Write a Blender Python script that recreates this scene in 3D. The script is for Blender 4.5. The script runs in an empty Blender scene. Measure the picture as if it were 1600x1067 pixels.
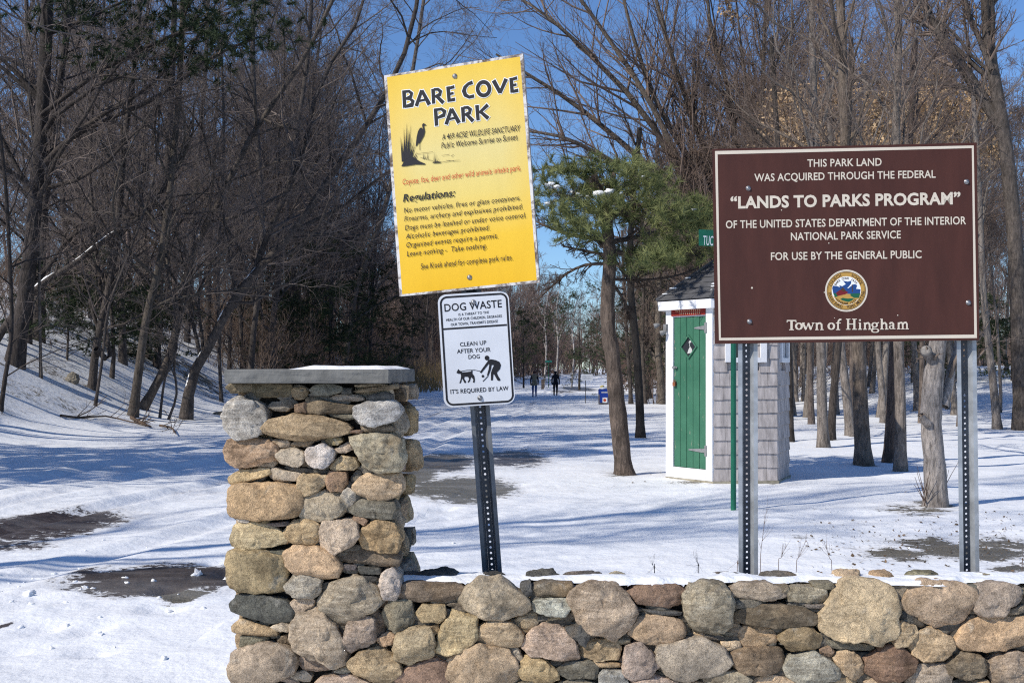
import bpy, bmesh, math, random
import numpy as np
from mathutils import Vector, Matrix, noise as mnoise

S = bpy.context.scene
C = S.collection
# ------------------------------------------------------------------ camera, sky, sun, exposure
F, H, HC = 1778.0, 572.0, 1.65          # focal length in photo pixels, horizon row, eye height
cam = bpy.data.cameras.new('camera'); camo = bpy.data.objects.new('camera', cam); C.objects.link(camo)
camo.location = (0, 0, HC); camo.rotation_euler = (math.radians(90), 0, 0)
cam.sensor_width = 36; cam.lens = 36*F/1600; cam.shift_y = (H-533.5)/1600; cam.clip_end = 2000; cam.clip_start = .05
S.camera = camo
SUN = Vector((0.64, 0.42, -0.62)).normalized()
el = math.asin(-SUN.z); az = math.atan2(-SUN.x, -SUN.y)
w = bpy.data.worlds.new("World"); S.world = w; w.use_nodes = True
nt = w.node_tree; bg = nt.nodes['Background']
sky = nt.nodes.new('ShaderNodeTexSky'); sky.sky_type = 'NISHITA'; sky.sun_disc = False
sky.sun_elevation = el; sky.sun_rotation = az; sky.air_density = 1.0; sky.dust_density = 0.05; sky.ozone_density = 3.0
tint = nt.nodes.new('ShaderNodeMix'); tint.data_type = 'RGBA'; tint.blend_type = 'MULTIPLY'; tint.inputs[0].default_value = 1; tint.inputs[7].default_value = (.76, .97, 1.27, 1)
nt.links.new(sky.outputs[0], tint.inputs[6]); nt.links.new(tint.outputs[2], bg.inputs[0]); bg.inputs[1].default_value = 0.105
sl = bpy.data.lights.new('sun', 'SUN'); sl.energy = 4.5; sl.angle = math.radians(.53); sl.color = (1, .94, .845)
so = bpy.data.objects.new('sun', sl); C.objects.link(so); so.rotation_euler = SUN.to_track_quat('-Z', 'Y').to_euler()
S.view_settings.view_transform = 'Standard'; S.view_settings.look = 'None'; S.view_settings.exposure = 0; S.view_settings.gamma = 1
S.render.engine = 'CYCLES'; S.cycles.use_denoising = False
S.cycles.filter_width = 1.15; S.cycles.max_bounces = 5; S.cycles.diffuse_bounces = 3; S.cycles.glossy_bounces = 2; S.cycles.transparent_max_bounces = 4
S.render.use_persistent_data = False

R = np.random.default_rng(7)
# ------------------------------------------------------------------ helpers
def W(px, py, Y): return ((px-800)/F*Y, Y, HC+(H-py)/F*Y)

def lin(c): return tuple(((x/255+.055)/1.055)**2.4 if x/255 > .04 else x/255/12.92 for x in c)

def obj(name, me, mat=None, parent=None, loc=None, color=None, label=None, cat=None, group=None, kind=None):
    o = bpy.data.objects.new(name, me); C.objects.link(o)
    if mat is not None and me is not None:
        if not me.materials:
            for m in (mat if isinstance(mat, (list, tuple)) else [mat]): me.materials.append(m)
    if parent: o.parent = parent
    if loc is not None: o.location = loc
    if color: o.color = (*color, 1)
    for k, v in (('label', label), ('category', cat), ('group', group), ('kind', kind)):
        if v: o[k] = v
    return o

def empty(name, loc, label, cat, group=None, rz=0):
    o = bpy.data.objects.new(name, None); C.objects.link(o); o.location = loc; o.rotation_euler = (0, 0, rz)
    o.empty_display_size = .1; o['label'] = label; o['category'] = cat
    if group: o['group'] = group
    return o

def mesh_np(name, V, quads=None, tris=None, smooth=False, mats=None):
    me = bpy.data.meshes.new(name); V = np.asarray(V, np.float32).reshape(-1, 3)
    q = np.zeros((0, 4), np.int32) if quads is None else np.asarray(quads, np.int32).reshape(-1, 4)
    t = np.zeros((0, 3), np.int32) if tris is None else np.asarray(tris, np.int32).reshape(-1, 3)
    me.vertices.add(len(V)); me.vertices.foreach_set('co', V.ravel())
    me.loops.add(q.size+t.size); me.loops.foreach_set('vertex_index', np.concatenate([q.ravel(), t.ravel()]))
    n = len(q)+len(t); me.polygons.add(n)
    ls = np.concatenate([np.arange(len(q))*4, q.size+np.arange(len(t))*3]).astype(np.int32)
    me.polygons.foreach_set('loop_start', ls)
    if smooth: me.polygons.foreach_set('use_smooth', np.ones(n, bool))
    if mats is not None: me.polygons.foreach_set('material_index', np.asarray(mats, np.int32))
    me.update(calc_edges=True); return me

class MB:                                   # collects shapes into ONE mesh
    def __init__(s): s.v = []; s.f = []; s.m = []
    def add(s, v, f, m=0):
        b = len(s.v); s.v += [tuple(x) for x in v]; s.f += [tuple(i+b for i in q) for q in f]; s.m += [m]*len(f)
    def box(s, c, d, M=None, m=0):          # centre, full size, optional rotation matrix (3x3)
        v = []
        for x in (-.5, .5):
            for y in (-.5, .5):
                for z in (-.5, .5):
                    p = Vector((x*d[0], y*d[1], z*d[2]))
                    if M is not None: p = M @ p
                    v.append(p+Vector(c))
        s.add(v, [(0, 1, 3, 2), (4, 6, 7, 5), (0, 4, 5, 1), (2, 3, 7, 6), (0, 2, 6, 4), (1, 5, 7, 3)], m)
    def tube(s, pts, rad, n=8, m=0, caps=True):
        P = np.array(pts, float)[None]; Rr = np.broadcast_to(np.array(rad, float), (1, len(pts)))
        V, q = tubes(P, Rr, n); s.add(V.tolist(), q.tolist(), m)
        b = len(s.v)-len(V)
        if caps:
            s.f += [tuple(range(b+n-1, b-1, -1)), tuple(range(b+len(V)-n, b+len(V)))]; s.m += [m, m]
    def lathe(s, c, prof, n=16, axis=(0, 0, 1), m=0):   # prof: (radius, height along axis)
        ax = Vector(axis).normalized(); a = ax.orthogonal().normalized(); bb = ax.cross(a); v = []
        for r, h in prof:
            for i in range(n):
                t = 2*math.pi*i/n; v.append(Vector(c)+ax*h+(a*math.cos(t)+bb*math.sin(t))*r)
        f = [(k*n+i, k*n+(i+1) % n, (k+1)*n+(i+1) % n, (k+1)*n+i) for k in range(len(prof)-1) for i in range(n)]
        f += [tuple(range(n-1, -1, -1)), tuple(range((len(prof)-1)*n, len(prof)*n))]
        s.add(v, f, m)
    def mesh(s, name, smooth=False, bevel=0):
        me = bpy.data.meshes.new(name); me.from_pydata(s.v, [], s.f)
        me.polygons.foreach_set('material_index', s.m)
        if bevel:
            b = bmesh.new(); b.from_mesh(me)
            bmesh.ops.bevel(b, geom=[e for e in b.edges if len(e.link_faces) == 2 and e.calc_face_angle(0) > .6], offset=bevel, segments=2, affect='EDGES')
            b.to_mesh(me); b.free()
        if smooth: me.polygons.foreach_set('use_smooth', [True]*len(me.polygons))
        me.update(); return me

def norm(a): return a/np.maximum(np.linalg.norm(a, axis=-1, keepdims=True), 1e-9)

def basis(T):
    ref = np.where(np.abs(T[..., 2:3]) < .9, np.array([0, 0, 1.]), np.array([1., 0, 0]))
    b1 = norm(np.cross(T, ref)); return b1, np.cross(T, b1)

def tubes(P, Rr, s):
    n, m, _ = P.shape
    T = np.empty_like(P); T[:, 1:-1] = P[:, 2:]-P[:, :-2]; T[:, 0] = P[:, 1]-P[:, 0]; T[:, -1] = P[:, -1]-P[:, -2]
    T = norm(T); b1, _ = basis(norm(P[:, -1]-P[:, 0])[:, None, :]+0*P)
    b1 = norm(b1-T*np.sum(b1*T, -1, keepdims=True)); b2 = np.cross(T, b1)
    a = np.arange(s)*2*np.pi/s
    V = P[:, :, None, :]+Rr[:, :, None, None]*(b1[:, :, None, :]*np.cos(a)[:, None]+b2[:, :, None, :]*np.sin(a)[:, None])
    i = np.arange(n)[:, None, None]*m*s; j = np.arange(m-1)[None, :, None]*s; k = np.arange(s)[None, None, :]; k2 = (k+1) % s
    q = np.stack([i+j+k, i+j+k2, i+j+s+k2, i+j+s+k], -1).reshape(-1, 4)
    return V.reshape(-1, 3), q

def grow(P, Rr, k, rng, t0, t1, ang, lr, npts, up, wob, rr=.55, rmin=.002, taper=.8, flat=0):
    n, m, _ = P.shape
    t = rng.uniform(t0, t1, (n, k)); x = t*(m-1); i = np.minimum(x.astype(int), m-2); f = (x-i)[..., None]
    I = np.arange(n)[:, None]; a, b = P[I, i], P[I, i+1]
    pos = a*(1-f)+b*f; tan = norm(b-a); rad = (Rr[I, i]*(1-f[..., 0])+Rr[I, i+1]*f[..., 0])
    plen = np.linalg.norm(P[:, 1:]-P[:, :-1], axis=-1).sum(1)
    b1, b2 = basis(tan); az_ = rng.uniform(0, 2*np.pi, (n, k, 1)); an = rng.normal(ang, .2, (n, k, 1))
    d = np.cos(an)*tan+np.sin(an)*(np.cos(az_)*b1+np.sin(az_)*b2); d[..., 2] = d[..., 2]*(1-flat)+up; d = norm(d)
    L = plen[:, None]*lr*(1-.5*t)*rng.uniform(.65, 1.35, (n, k))
    Q = np.empty((n, k, npts, 3)); Q[..., 0, :] = pos
    for j in range(1, npts):
        Q[..., j, :] = Q[..., j-1, :]+d*(L/(npts-1))[..., None]
        d = d+rng.normal(0, wob, d.shape); d[..., 2] += up*.35; d = norm(d)
    r0 = np.maximum(rad*rr*rng.uniform(.7, 1.1, (n, k)), rmin)
    RQ = np.maximum(r0[..., None]*(1-taper*np.linspace(0, 1, npts)), rmin*.8)
    return Q.reshape(n*k, npts, 3), RQ.reshape(n*k, npts)

def join(parts):
    V, Q, b = [], [], 0
    for v, q in parts: V.append(v); Q.append(q+b); b += len(v)
    return np.concatenate(V), np.concatenate(Q)

def spline(pts, n):                          # Catmull-Rom resample
    p = np.array(pts, float); p = np.vstack([2*p[0]-p[1], p, 2*p[-1]-p[-2]]); m = len(p)-3
    out = []
    for u in np.linspace(0, m-1e-6, n):
        i = int(u); t = u-i; a, b, c, d = p[i:i+4]
        out.append(.5*((2*b)+(-a+c)*t+(2*a-5*b+4*c-d)*t*t+(-a+3*b-3*c+d)*t**3))
    return np.array(out)

def hash2(i, j, s):
    h = (i.astype(np.int64)*374761393+j.astype(np.int64)*668265263+s*1442695041) & 0x7fffffff
    h = ((h ^ (h >> 13))*1274126177) & 0x7fffffff
    return ((h ^ (h >> 16)) & 0xffff)/65535.0
def vn(x, y, s=0):
    x = np.asarray(x, float); y = np.asarray(y, float)
    i, j = np.floor(x).astype(np.int64), np.floor(y).astype(np.int64); u, v = x-i, y-j; u = u*u*(3-2*u); v = v*v*(3-2*v)
    return (hash2(i, j, s)*(1-u)+hash2(i+1, j, s)*u)*(1-v)+(hash2(i, j+1, s)*(1-u)+hash2(i+1, j+1, s)*u)*v
def fbm(x, y, s=0, o=4):
    r, a = 0, .5
    for k in range(o): r = r+a*(vn(x, y, s+k)-.5); x, y, a = x*2.03+7, y*2.03+3, a*.5
    return r

# ------------------------------------------------------------------ materials
def newmat(name, rough=.8, spec=.3):
    m = bpy.data.materials.new(name); m.use_nodes = True; n = m.node_tree; b = n.nodes['Principled BSDF']
    b.inputs['Roughness'].default_value = rough; b.inputs['Specular IOR Level'].default_value = spec
    return m, n, b
def N(n, t, **kw):
    x = n.nodes.new(t)
    for k, v in kw.items(): setattr(x, k, v)
    return x
def noise(n, scale, detail=4, rough=.6, coord='Object', vec=None, stretch=None, dist=0):
    tc = N(n, 'ShaderNodeTexCoord'); src = vec or tc.outputs[coord]
    if stretch:
        mp = N(n, 'ShaderNodeMapping'); mp.inputs['Scale'].default_value = stretch; n.links.new(src, mp.inputs[0]); src = mp.outputs[0]
    x = N(n, 'ShaderNodeTexNoise'); x.inputs['Scale'].default_value = scale; x.inputs['Detail'].default_value = detail
    x.inputs['Roughness'].default_value = rough; x.inputs['Distortion'].default_value = dist; n.links.new(src, x.inputs['Vector']); return x.outputs['Fac']
def ramp(n, src, stops):
    r = N(n, 'ShaderNodeValToRGB'); e = r.color_ramp.elements
    while len(e) < len(stops): e.new(.5)
    for q, (p, c) in zip(e, stops): q.position = p; q.color = (*c, 1) if len(c) == 3 else c
    n.links.new(src, r.inputs[0]); return r.outputs[0]
def mix(n, fac, a, b, mode='MIX'):
    x = N(n, 'ShaderNodeMix', data_type='RGBA', blend_type=mode)
    for s, v in ((x.inputs[0], fac), (x.inputs[6], a), (x.inputs[7], b)):
        if hasattr(v, 'is_linked'): n.links.new(v, s)
        elif isinstance(v, (int, float)): s.default_value = v
        else: s.default_value = (*v, 1) if len(v) == 3 else v
    return x.outputs[2]
def bump(n, b, h, strength=.4, dist=.01, prev=None):
    x = N(n, 'ShaderNodeBump'); x.inputs['Strength'].default_value = strength; x.inputs['Distance'].default_value = dist
    n.links.new(h, x.inputs['Height'])
    if prev is not None: n.links.new(prev, x.inputs['Normal'])
    n.links.new(x.outputs[0], b.inputs['Normal']); return x.outputs[0]
def plain(name, col, rough=.7, var=.25, scale=12, spec=.3, metal=0, bmp=.15, bd=.003, stretch=None):
    m, n, b = newmat(name, rough, spec); b.inputs['Metallic'].default_value = metal
    f = noise(n, scale, 5, stretch=stretch)
    c0 = tuple(x*(1-var) for x in col); c1 = tuple(min(1, x*(1+var)) for x in col)
    n.links.new(ramp(n, f, [(.3, c0), (.7, c1)]), b.inputs['Base Color'])
    if bmp: bump(n, b, noise(n, scale*4, 4, stretch=stretch), bmp, bd)
    return m
def objcol_mat(name, rough=.85, spots=True, scale=6, bmp=.5, bd=.01, stretch=None, bark=False):
    m, n, b = newmat(name, rough, .25); oi = N(n, 'ShaderNodeObjectInfo'); tc = N(n, 'ShaderNodeTexCoord')
    ad = N(n, 'ShaderNodeVectorMath', operation='ADD'); sc = N(n, 'ShaderNodeVectorMath', operation='SCALE'); sc.inputs[3].default_value = 37
    cx = N(n, 'ShaderNodeCombineXYZ')
    for k in range(3): n.links.new(oi.outputs['Random'], cx.inputs[k])
    n.links.new(cx.outputs[0], sc.inputs[0]); n.links.new(sc.outputs[0], ad.inputs[0]); n.links.new(tc.outputs['Object'], ad.inputs[1])
    v = ad.outputs[0]; col = oi.outputs['Color']
    f1 = noise(n, scale, 6, .65, vec=v, stretch=stretch, dist=.4)
    col = mix(n, .95, col, ramp(n, f1, [(.28, (.45, .44, .43)), (.5, (.97, .97, .97)), (.72, (1.4, 1.37, 1.32))]), 'MULTIPLY')
    if not bark:
        f4 = noise(n, scale*.55, 4, .6, vec=v); col = mix(n, ramp(n, f4, [(.56, (0, 0, 0)), (.72, (.38, .38, .38))]), col, (.44, .30, .16))     # ochre iron staining
        f5 = noise(n, scale*1.3, 5, .7, vec=v, dist=1); col = mix(n, ramp(n, f5, [(.6, (0, 0, 0)), (.7, (.4, .4, .4))]), col, (.46, .45, .41))  # grey lichen
        sr = noise(n, 11, 5, .6, vec=v, stretch=(.7, .7, 5), dist=.7); sf = N(n, 'ShaderNodeMath', operation='MULTIPLY'); n.links.new(ramp(n, sr, [(.44, (0, 0, 0)), (.56, (1, 1, 1))]), sf.inputs[0]); n.links.new(ramp(n, oi.outputs['Random'], [(.5, (.05, .05, .05)), (.6, (.6, .6, .6))]), sf.inputs[1])
        col = mix(n, sf.outputs[0], col, mix(n, 1.0, col, (.58, .55, .52), 'MULTIPLY'))                                                    # bedding streaks in some stones
        col = mix(n, 1.0, col, (1.42, 1.36, 1.27), 'MULTIPLY')
        vr = noise(n, 24, 6, .7, vec=v, dist=1.5); col = mix(n, .85, col, ramp(n, vr, [(.32, (.55, .53, .5)), (.5, (1, 1, 1)), (.7, (1.3, 1.28, 1.22))]), 'MULTIPLY')
        f2 = noise(n, 150, 3, .75, vec=v)
        col = mix(n, .5, col, ramp(n, f2, [(.3, (.45, .43, .40)), (.5, (1, 1, 1)), (.68, (1.4, 1.38, 1.35))]), 'MULTIPLY')
        f3 = noise(n, 38, 8, .75, vec=v, dist=.6)
        rg = N(n, 'ShaderNodeTexNoise', noise_type='RIDGED_MULTIFRACTAL'); rg.inputs['Scale'].default_value = 9; rg.inputs['Detail'].default_value = 6; n.links.new(v, rg.inputs['Vector'])
        p = bump(n, b, rg.outputs['Fac'], .45, .012); p = bump(n, b, noise(n, 13, 5, .6, vec=v, dist=1.0, stretch=(1, 1, 1.7)), .8, .03, p); p = bump(n, b, vr, .9, .03, p); p = bump(n, b, f3, 1.0, .018, p); bump(n, b, f2, .5, .003, p)
    else:
        f3 = noise(n, 22, 6, .7, vec=v, stretch=(1, 1, .22), dist=.8)
        col = mix(n, .9, col, ramp(n, f3, [(.35, (.38, .37, .37)), (.6, (1.25, 1.24, 1.25))]), 'MULTIPLY'); bump(n, b, f3, 1.0, .05)
    n.links.new(col, b.inputs['Base Color']); return m

STONE = objcol_mat('fieldstone', scale=7)
BARK = objcol_mat('bark', scale=2.5, bark=True)
def twig_mat():
    m, n, b = newmat('twig_bark', .85, .15); oi = N(n, 'ShaderNodeObjectInfo')
    n.links.new(mix(n, .8, oi.outputs['Color'], ramp(n, noise(n, .9, 3), [(.3, (.6, .58, .58)), (.7, (1.4, 1.35, 1.3))]), 'MULTIPLY'), b.inputs['Base Color']); return m
TWIG = twig_mat()
def leaf_mat(name, c0, c1, sc=9, trans=.25):
    m, n, b = newmat(name, .75, .2); n.links.new(ramp(n, noise(n, sc, 3), [(.32, c0), (.68, c1)]), b.inputs['Base Color'])
    return m
NEEDLE = leaf_mat('pine_needles', (.066, .09, .032), (.24, .25, .098), 3.0)
DARKNEEDLE = leaf_mat('hemlock_needles', (.014, .024, .012), (.04, .058, .024), 1.5)
DRYLEAF = leaf_mat('dry_oak_leaves', (.30, .18, .09), (.56, .41, .25), 5)
STRAW = leaf_mat('dry_grass_blades', (.16, .11, .05), (.3, .22, .11), 3)

def snow_mat(name, ground=False):
    m, n, b = newmat(name, .62, .25)
    col = ramp(n, noise(n, .9, 5), [(.3, (.84, .86, .88)), (.7, (.91, .915, .92))])
    p = bump(n, b, noise(n, 5.5, 6, .6), .7, .04); p = bump(n, b, noise(n, 45, 3, .55), .3, .004, p)
    if ground:
        at = N(n, 'ShaderNodeAttribute', attribute_name='bare'); ak = N(n, 'ShaderNodeAttribute', attribute_name='kind')
        nz = noise(n, 3.6, 7, .72, stretch=(1, 1.0, 1), dist=.8)
        nf = N(n, 'ShaderNodeMath', operation='MULTIPLY_ADD'); n.links.new(noise(n, 17, 6, .75), nf.inputs[0]); nf.inputs[1].default_value = .55; n.links.new(nz, nf.inputs[2])
        ad = N(n, 'ShaderNodeMath', operation='ADD'); n.links.new(at.outputs['Fac'], ad.inputs[0]); n.links.new(nf.outputs[0], ad.inputs[1]); ad2 = N(n, 'ShaderNodeMath', operation='SUBTRACT'); n.links.new(ad.outputs[0], ad2.inputs[0]); ad2.inputs[1].default_value = .275; ad = ad2
        mask = ramp(n, ad.outputs[0], [(.95, (0, 0, 0)), (1.0, (.75, .75, .75)), (1.06, (1, 1, 1))])
        gr = noise(n, 55, 5, .8)
        asphalt = ramp(n, noise(n, 7, 6, .7), [(.3, (.03, .022, .020)), (.5, (.06, .045, .04)), (.7, (.11, .085, .075))])
        gravel = ramp(n, gr, [(.3, (.045, .04, .03)), (.5, (.15, .135, .10)), (.7, (.30, .27, .21))])
        bc = mix(n, ak.outputs['Fac'], asphalt, gravel)
        # scuffed, thin snow where a little ground shows through
        thin = ramp(n, ad.outputs[0], [(.76, (0, 0, 0)), (.95, (.35, .35, .35))])
        col = mix(n, thin, col, (.48, .46, .45)); col = mix(n, mask, col, bc)
        tr = noise(n, 1.0, 6, .7, stretch=(.35, 1.6, 1), dist=.5); col = mix(n, ramp(n, tr, [(.46, (0, 0, 0)), (.66, (.20, .20, .20))]), col, (.52, .51, .50))
        # leaf and bark crumbs scattered over the snow
        cr = noise(n, 26, 4, .62); cr2 = noise(n, 1.1, 3)
        ml = N(n, 'ShaderNodeMath', operation='MULTIPLY_ADD'); n.links.new(cr2, ml.inputs[0]); ml.inputs[1].default_value = .28; n.links.new(cr, ml.inputs[2])
        ac = N(n, 'ShaderNodeAttribute', attribute_name='crumbs'); m2 = N(n, 'ShaderNodeMath', operation='MULTIPLY'); n.links.new(ramp(n, ml.outputs[0], [(.86, (0, 0, 0)), (.90, (1, 1, 1))]), m2.inputs[0]); n.links.new(ac.outputs['Fac'], m2.inputs[1])
        col = mix(n, m2.outputs[0], col, (.10, .075, .05))
        gm = N(n, 'ShaderNodeMath', operation='MULTIPLY'); n.links.new(gr, gm.inputs[0]); n.links.new(mask, gm.inputs[1]); bump(n, b, gm.outputs[0], .6, .012, p)
        rg = N(n, 'ShaderNodeMapRange'); n.links.new(mask, rg.inputs[0]); rg.inputs[3].default_value = .62; rg.inputs[4].default_value = .42; n.links.new(rg.outputs[0], b.inputs['Roughness'])
    n.links.new(col, b.inputs['Base Color']); return m
SNOW = snow_mat('snow'); GSNOW = snow_mat('ground_snow', True)
SLATE = plain('bluestone_cap', (.15, .148, .138), .85, .34, 9, bmp=.9, bd=.006)
CORE = plain('dark_soil_core', (.028, .024, .02), .95, .4, 20, bmp=.6, bd=.01)
GALV = plain('galvanized_steel', (.36, .38, .40), .5, .28, 14, spec=.5, metal=.35, bmp=.1)
DKSTEEL = plain('darkened_steel', (.045, .05, .06), .5, .3, 14, spec=.4, metal=.2, bmp=.1)
DKWEB = plain('dark_post_web', (.075, .08, .09), .6, .3, 14, spec=.3, metal=.2, bmp=.1)  # web of the brown sign's posts, coloured darker than the flanges
BOLT = plain('bolt_steel', (.32, .32, .33), .38, .3, 60, spec=.5, metal=.75, bmp=.1)
def solid(name, col, rough=.6, spec=.3): return plain(name, col, rough, .05, 8, spec, bmp=0)
BLACK = solid('black_ink', (.012, .012, .016)); WHITE = solid('white_ink', (.80, .80, .78)); RED = solid('red_ink', (.50, .075, .03))
CREAM = solid('cream_vinyl', (.62, .55, .45)); GOLD = solid('gold_vinyl', (.46, .27, .065)); BLUE = solid('blue_vinyl', (.015, .06, .21))
DKRED = solid('dark_red_vinyl', (.16, .012, .018)); GREEN = solid('green_vinyl', (.01, .10, .05)); BRN = solid('brown_ink', (.07, .035, .015))
BROWN = plain('brown_sign_face', (.063, .021, .0145), .5, .2, 7, bmp=.08, stretch=(1.6, .35, 1))
WOODEDGE = plain('weathered_wood_edge', (.30, .28, .27), .9, .45, 9, bmp=.5)
def yellow_mat():
    m, n, b = newmat('yellow_print', .55, .25); tc = N(n, 'ShaderNodeTexCoord'); sp = N(n, 'ShaderNodeSeparateXYZ'); n.links.new(tc.outputs['Object'], sp.inputs[0])
    mr = N(n, 'ShaderNodeMapRange'); mr.inputs[1].default_value = -.49; mr.inputs[2].default_value = .49; n.links.new(sp.outputs[1], mr.inputs[0])
    c = ramp(n, mr.outputs[0], [(0, (.72, .42, .014)), (.22, (.74, .47, .035)), (.42, (.68, .53, .15)), (.62, (.66, .55, .22)), (.84, (.70, .52, .13)), (1, (.72, .49, .06))])
    e = N(n, 'ShaderNodeMath', operation='ABSOLUTE'); n.links.new(sp.outputs[0], e.inputs[0])
    c = mix(n, ramp(n, e.outputs[0], [(.2, (0, 0, 0)), (.34, (.45, .45, .45))]), c, (.72, .45, .03))
    n.links.new(mix(n, .3, c, ramp(n, noise(n, 9, 6, .7, stretch=(1.5, .3, 1)), [(.3, (.84, .83, .80)), (.6, (1.03, 1.02, 1.01))]), 'MULTIPLY'), b.inputs['Base Color']); return m
YELLOW = yellow_mat()
def peel_mat():
    m, n, b = newmat('peeling_white_edging', .75, .2)
    f = noise(n, 9, 6, .75, dist=1.2)
    n.links.new(ramp(n, f, [(.40, (.12, .085, .06)), (.47, (.3, .27, .26)), (.53, (.60, .58, .56)), (.8, (.72, .71, .70))]), b.inputs['Base Color']); return m
PEEL = peel_mat()
# ------------------------------------------------------------------ terrain
def bankx(Y): return np.interp(Y, [-50, 46, 70, 110, 200, 300, 600], [-11.3, -11.3, -6.8, -3.2, 9, 24, 90])
def roadr(Y): return np.interp(Y, [-10, 6, 17, 40, 60, 100, 200, 300, 600], [-2.6, -2.0, -.4, 1.9, 3.4, 7.2, 20, 36, 110])
def base_z(x, y):
    x = np.asarray(x, float); y = np.asarray(y, float)
    z = np.interp(y, [-60, 17, 76, 200, 600], [0, 0, -.43, -.70, -.8])
    d = bankx(y)-x; s = np.logaddexp(0, d/.8)*.8
    hb = np.interp(y, [-60, 55, 95, 150, 600], [9.5, 8.5, 3.0, .9, .9]); z = z+hb*(1-np.exp(-.70*s/hb))*(1+.25*fbm(x*.12, y*.12, 5))
    hx = np.clip((x-12)/14, 0, 1); z = z+.055*np.maximum(0, y-36)*hx*hx*(3-2*hx)*np.exp(-np.maximum(0, y-70)/60)
    hx = np.clip((x-.3*y-4)/20, 0, 1)
    return z
def zz(x, y):
    x = np.asarray(x, float); y = np.asarray(y, float)
    d = bankx(y)-x; road = ((x < roadr(y)) & (d < 0))
    near = np.exp(-np.abs(y)/35)
    amp = np.where(road, .35, 1.0)*np.where(d > 0, 2.2, 1)
    z = base_z(x, y)+amp*(.14*fbm(x*.35, y*.35, 1)+.05*fbm(x*1.7, y*1.7, 2))
    cl = np.exp(-(((x+3.9)/1.6)**2+((y-8.0)/.9)**2))                       # kicked-up lumps in the near left snow
    z = z+cl*.13*np.maximum(0, fbm(x*5, y*5, 9, 3))+.022*np.exp(-np.abs(y-7)/9)*fbm(x*4, y*4, 12, 3)
    for off in (-3.6, -2.1, -6.4, -4.9):                                     # wheel ruts along the road, softened by later snow
        xc = roadr(y)+off+.35*np.sin(y*.21+off); e = np.exp(-((x-xc)/.16)**2); sh = np.exp(-((np.abs(x-xc)-.30)/.12)**2)
        z = z+np.where(y > 6, (-.06*e+.03*sh)*(.4+vn(x*.8, y*.5, 40+int(off))), 0)
    c = np.floor(y/.62); fx = roadr(y)-1.0+.4*np.sin(y*.3)+np.where(c % 2 == 0, .14, -.14)                     # a walker's footprints
    z = z-.055*np.exp(-((x-fx)/.085)**2-(((y/.62-c)-.5)*.62/.15)**2)*(y > 6.5)
    fx = -3.2+.35*(y-6)+np.where(c % 2 == 0, .13, -.13); z = z-.045*np.exp(-((x-fx)/.085)**2-(((y/.62-c)-.5)*.62/.15)**2)*(y > 6.5)*(y < 16)
    return z
def gz(x, y): return float(zz(np.array([x]), np.array([y]))[0])
def G(px, py):
    a, b = 4.0, 400.0
    Ys = np.geomspace(a, b, 2400); v = HC+(H-py)/F*Ys-base_z((px-800)/F*Ys, Ys)
    for k in np.nonzero((v[:-1] > 0) & (v[1:] <= 0))[0]:
        if 1:
            Y = Ys[k]+(Ys[k+1]-Ys[k])*v[k]/(v[k]-v[k+1]); X = (px-800)/F*Y; return X, Y, gz(X, Y)
    return (px-800)/F*b, b, 0
def lines(a, b, f):
    r = [a]
    while r[-1] < b: r.append(r[-1]+f(r[-1]))
    return np.array(r)
ys = lines(-8, 600, lambda y: .16 if y < 4.5 else (.055 if y < 12 else max(.06, .0125*y-.09) if y < 80 else .035*y-1.8))
xr = lines(0, 330, lambda x: .07 if x < 6 else max(.08, .055*x-.25)); xs = np.concatenate([-xr[:0:-1], xr])
GX, GY = np.meshgrid(xs, ys); GZ = zz(GX, GY)
PATCH = [  # photo x, y, half-width, half-height, gravel 0..1, strength: bare places, each set out on the ground where it lies
    (60, 822, 140, 32, 0, .66), (20, 850, 100, 16, 0, .5), (130, 795, 60, 6, 0, .38), (245, 908, 180, 30, .15, .7), (285, 932, 50, 14, .9, .62), (340, 890, 60, 12, 0, .5), (8, 978, 14, 5, 0, .6),
    (720, 764, 110, 22, .95, .66), (690, 725, 65, 20, .5, .66), (800, 718, 80, 18, .1, .58), (640, 748, 50, 32, .95, .66), (850, 705, 60, 10, .1, .34), (720, 780, 60, 10, 1, .52),
    (905, 608, 34, 5, .1, .62), (880, 612, 30, 3, .1, .5), (860, 640, 60, 5, .1, .26),
    (1520, 858, 120, 22, .8, .58), (1450, 848, 100, 16, .8, .52), (1590, 885, 60, 14, .8, .5), (1430, 800, 80, 14, .9, .46), (1460, 790, 40, 10, .9, .5), (1250, 838, 30, 5, .9, .42), (1350, 870, 60, 5, .9, .3), (1405, 862, 80, 15, .85, .5), (1560, 850, 90, 16, .85, .5),
    (970, 742, 40, 7, .9, .4), (920, 760, 90, 12, .9, .2), (1085, 754, 60, 5, .9, .42), (1220, 756, 40, 4, .9, .4), (180, 660, 120, 6, .9, .28), (120, 735, 200, 14, 0, .2), (300, 770, 90, 10, 0, .24)]
TREEFEET = [(1287, 698, 17), (1298, 688, 13), (1330, 681, 15), (1350, 726, 25), (1388, 722, 18), (1407, 736, 18), (1559, 671, 13), (1235, 688, 11), (1001, 684, 14), (1461, 793, 34), (975, 741, 28), (290, 655, 20), (207, 650, 17), (222, 637, 15), (144, 610, 16), (22, 572, 30), (1600, 672, 32), (1382, 662, 11), (1433, 642, 10), (986, 630, 7), (1034, 631, 13)]
PATCH += [(x, y, w_*.85, max(1.2, w_*.13), .6, .62) for x, y, w_ in TREEFEET]       # leaf litter melted out round each trunk
bare = np.zeros_like(GX); kindv = np.zeros_like(GX)
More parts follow.
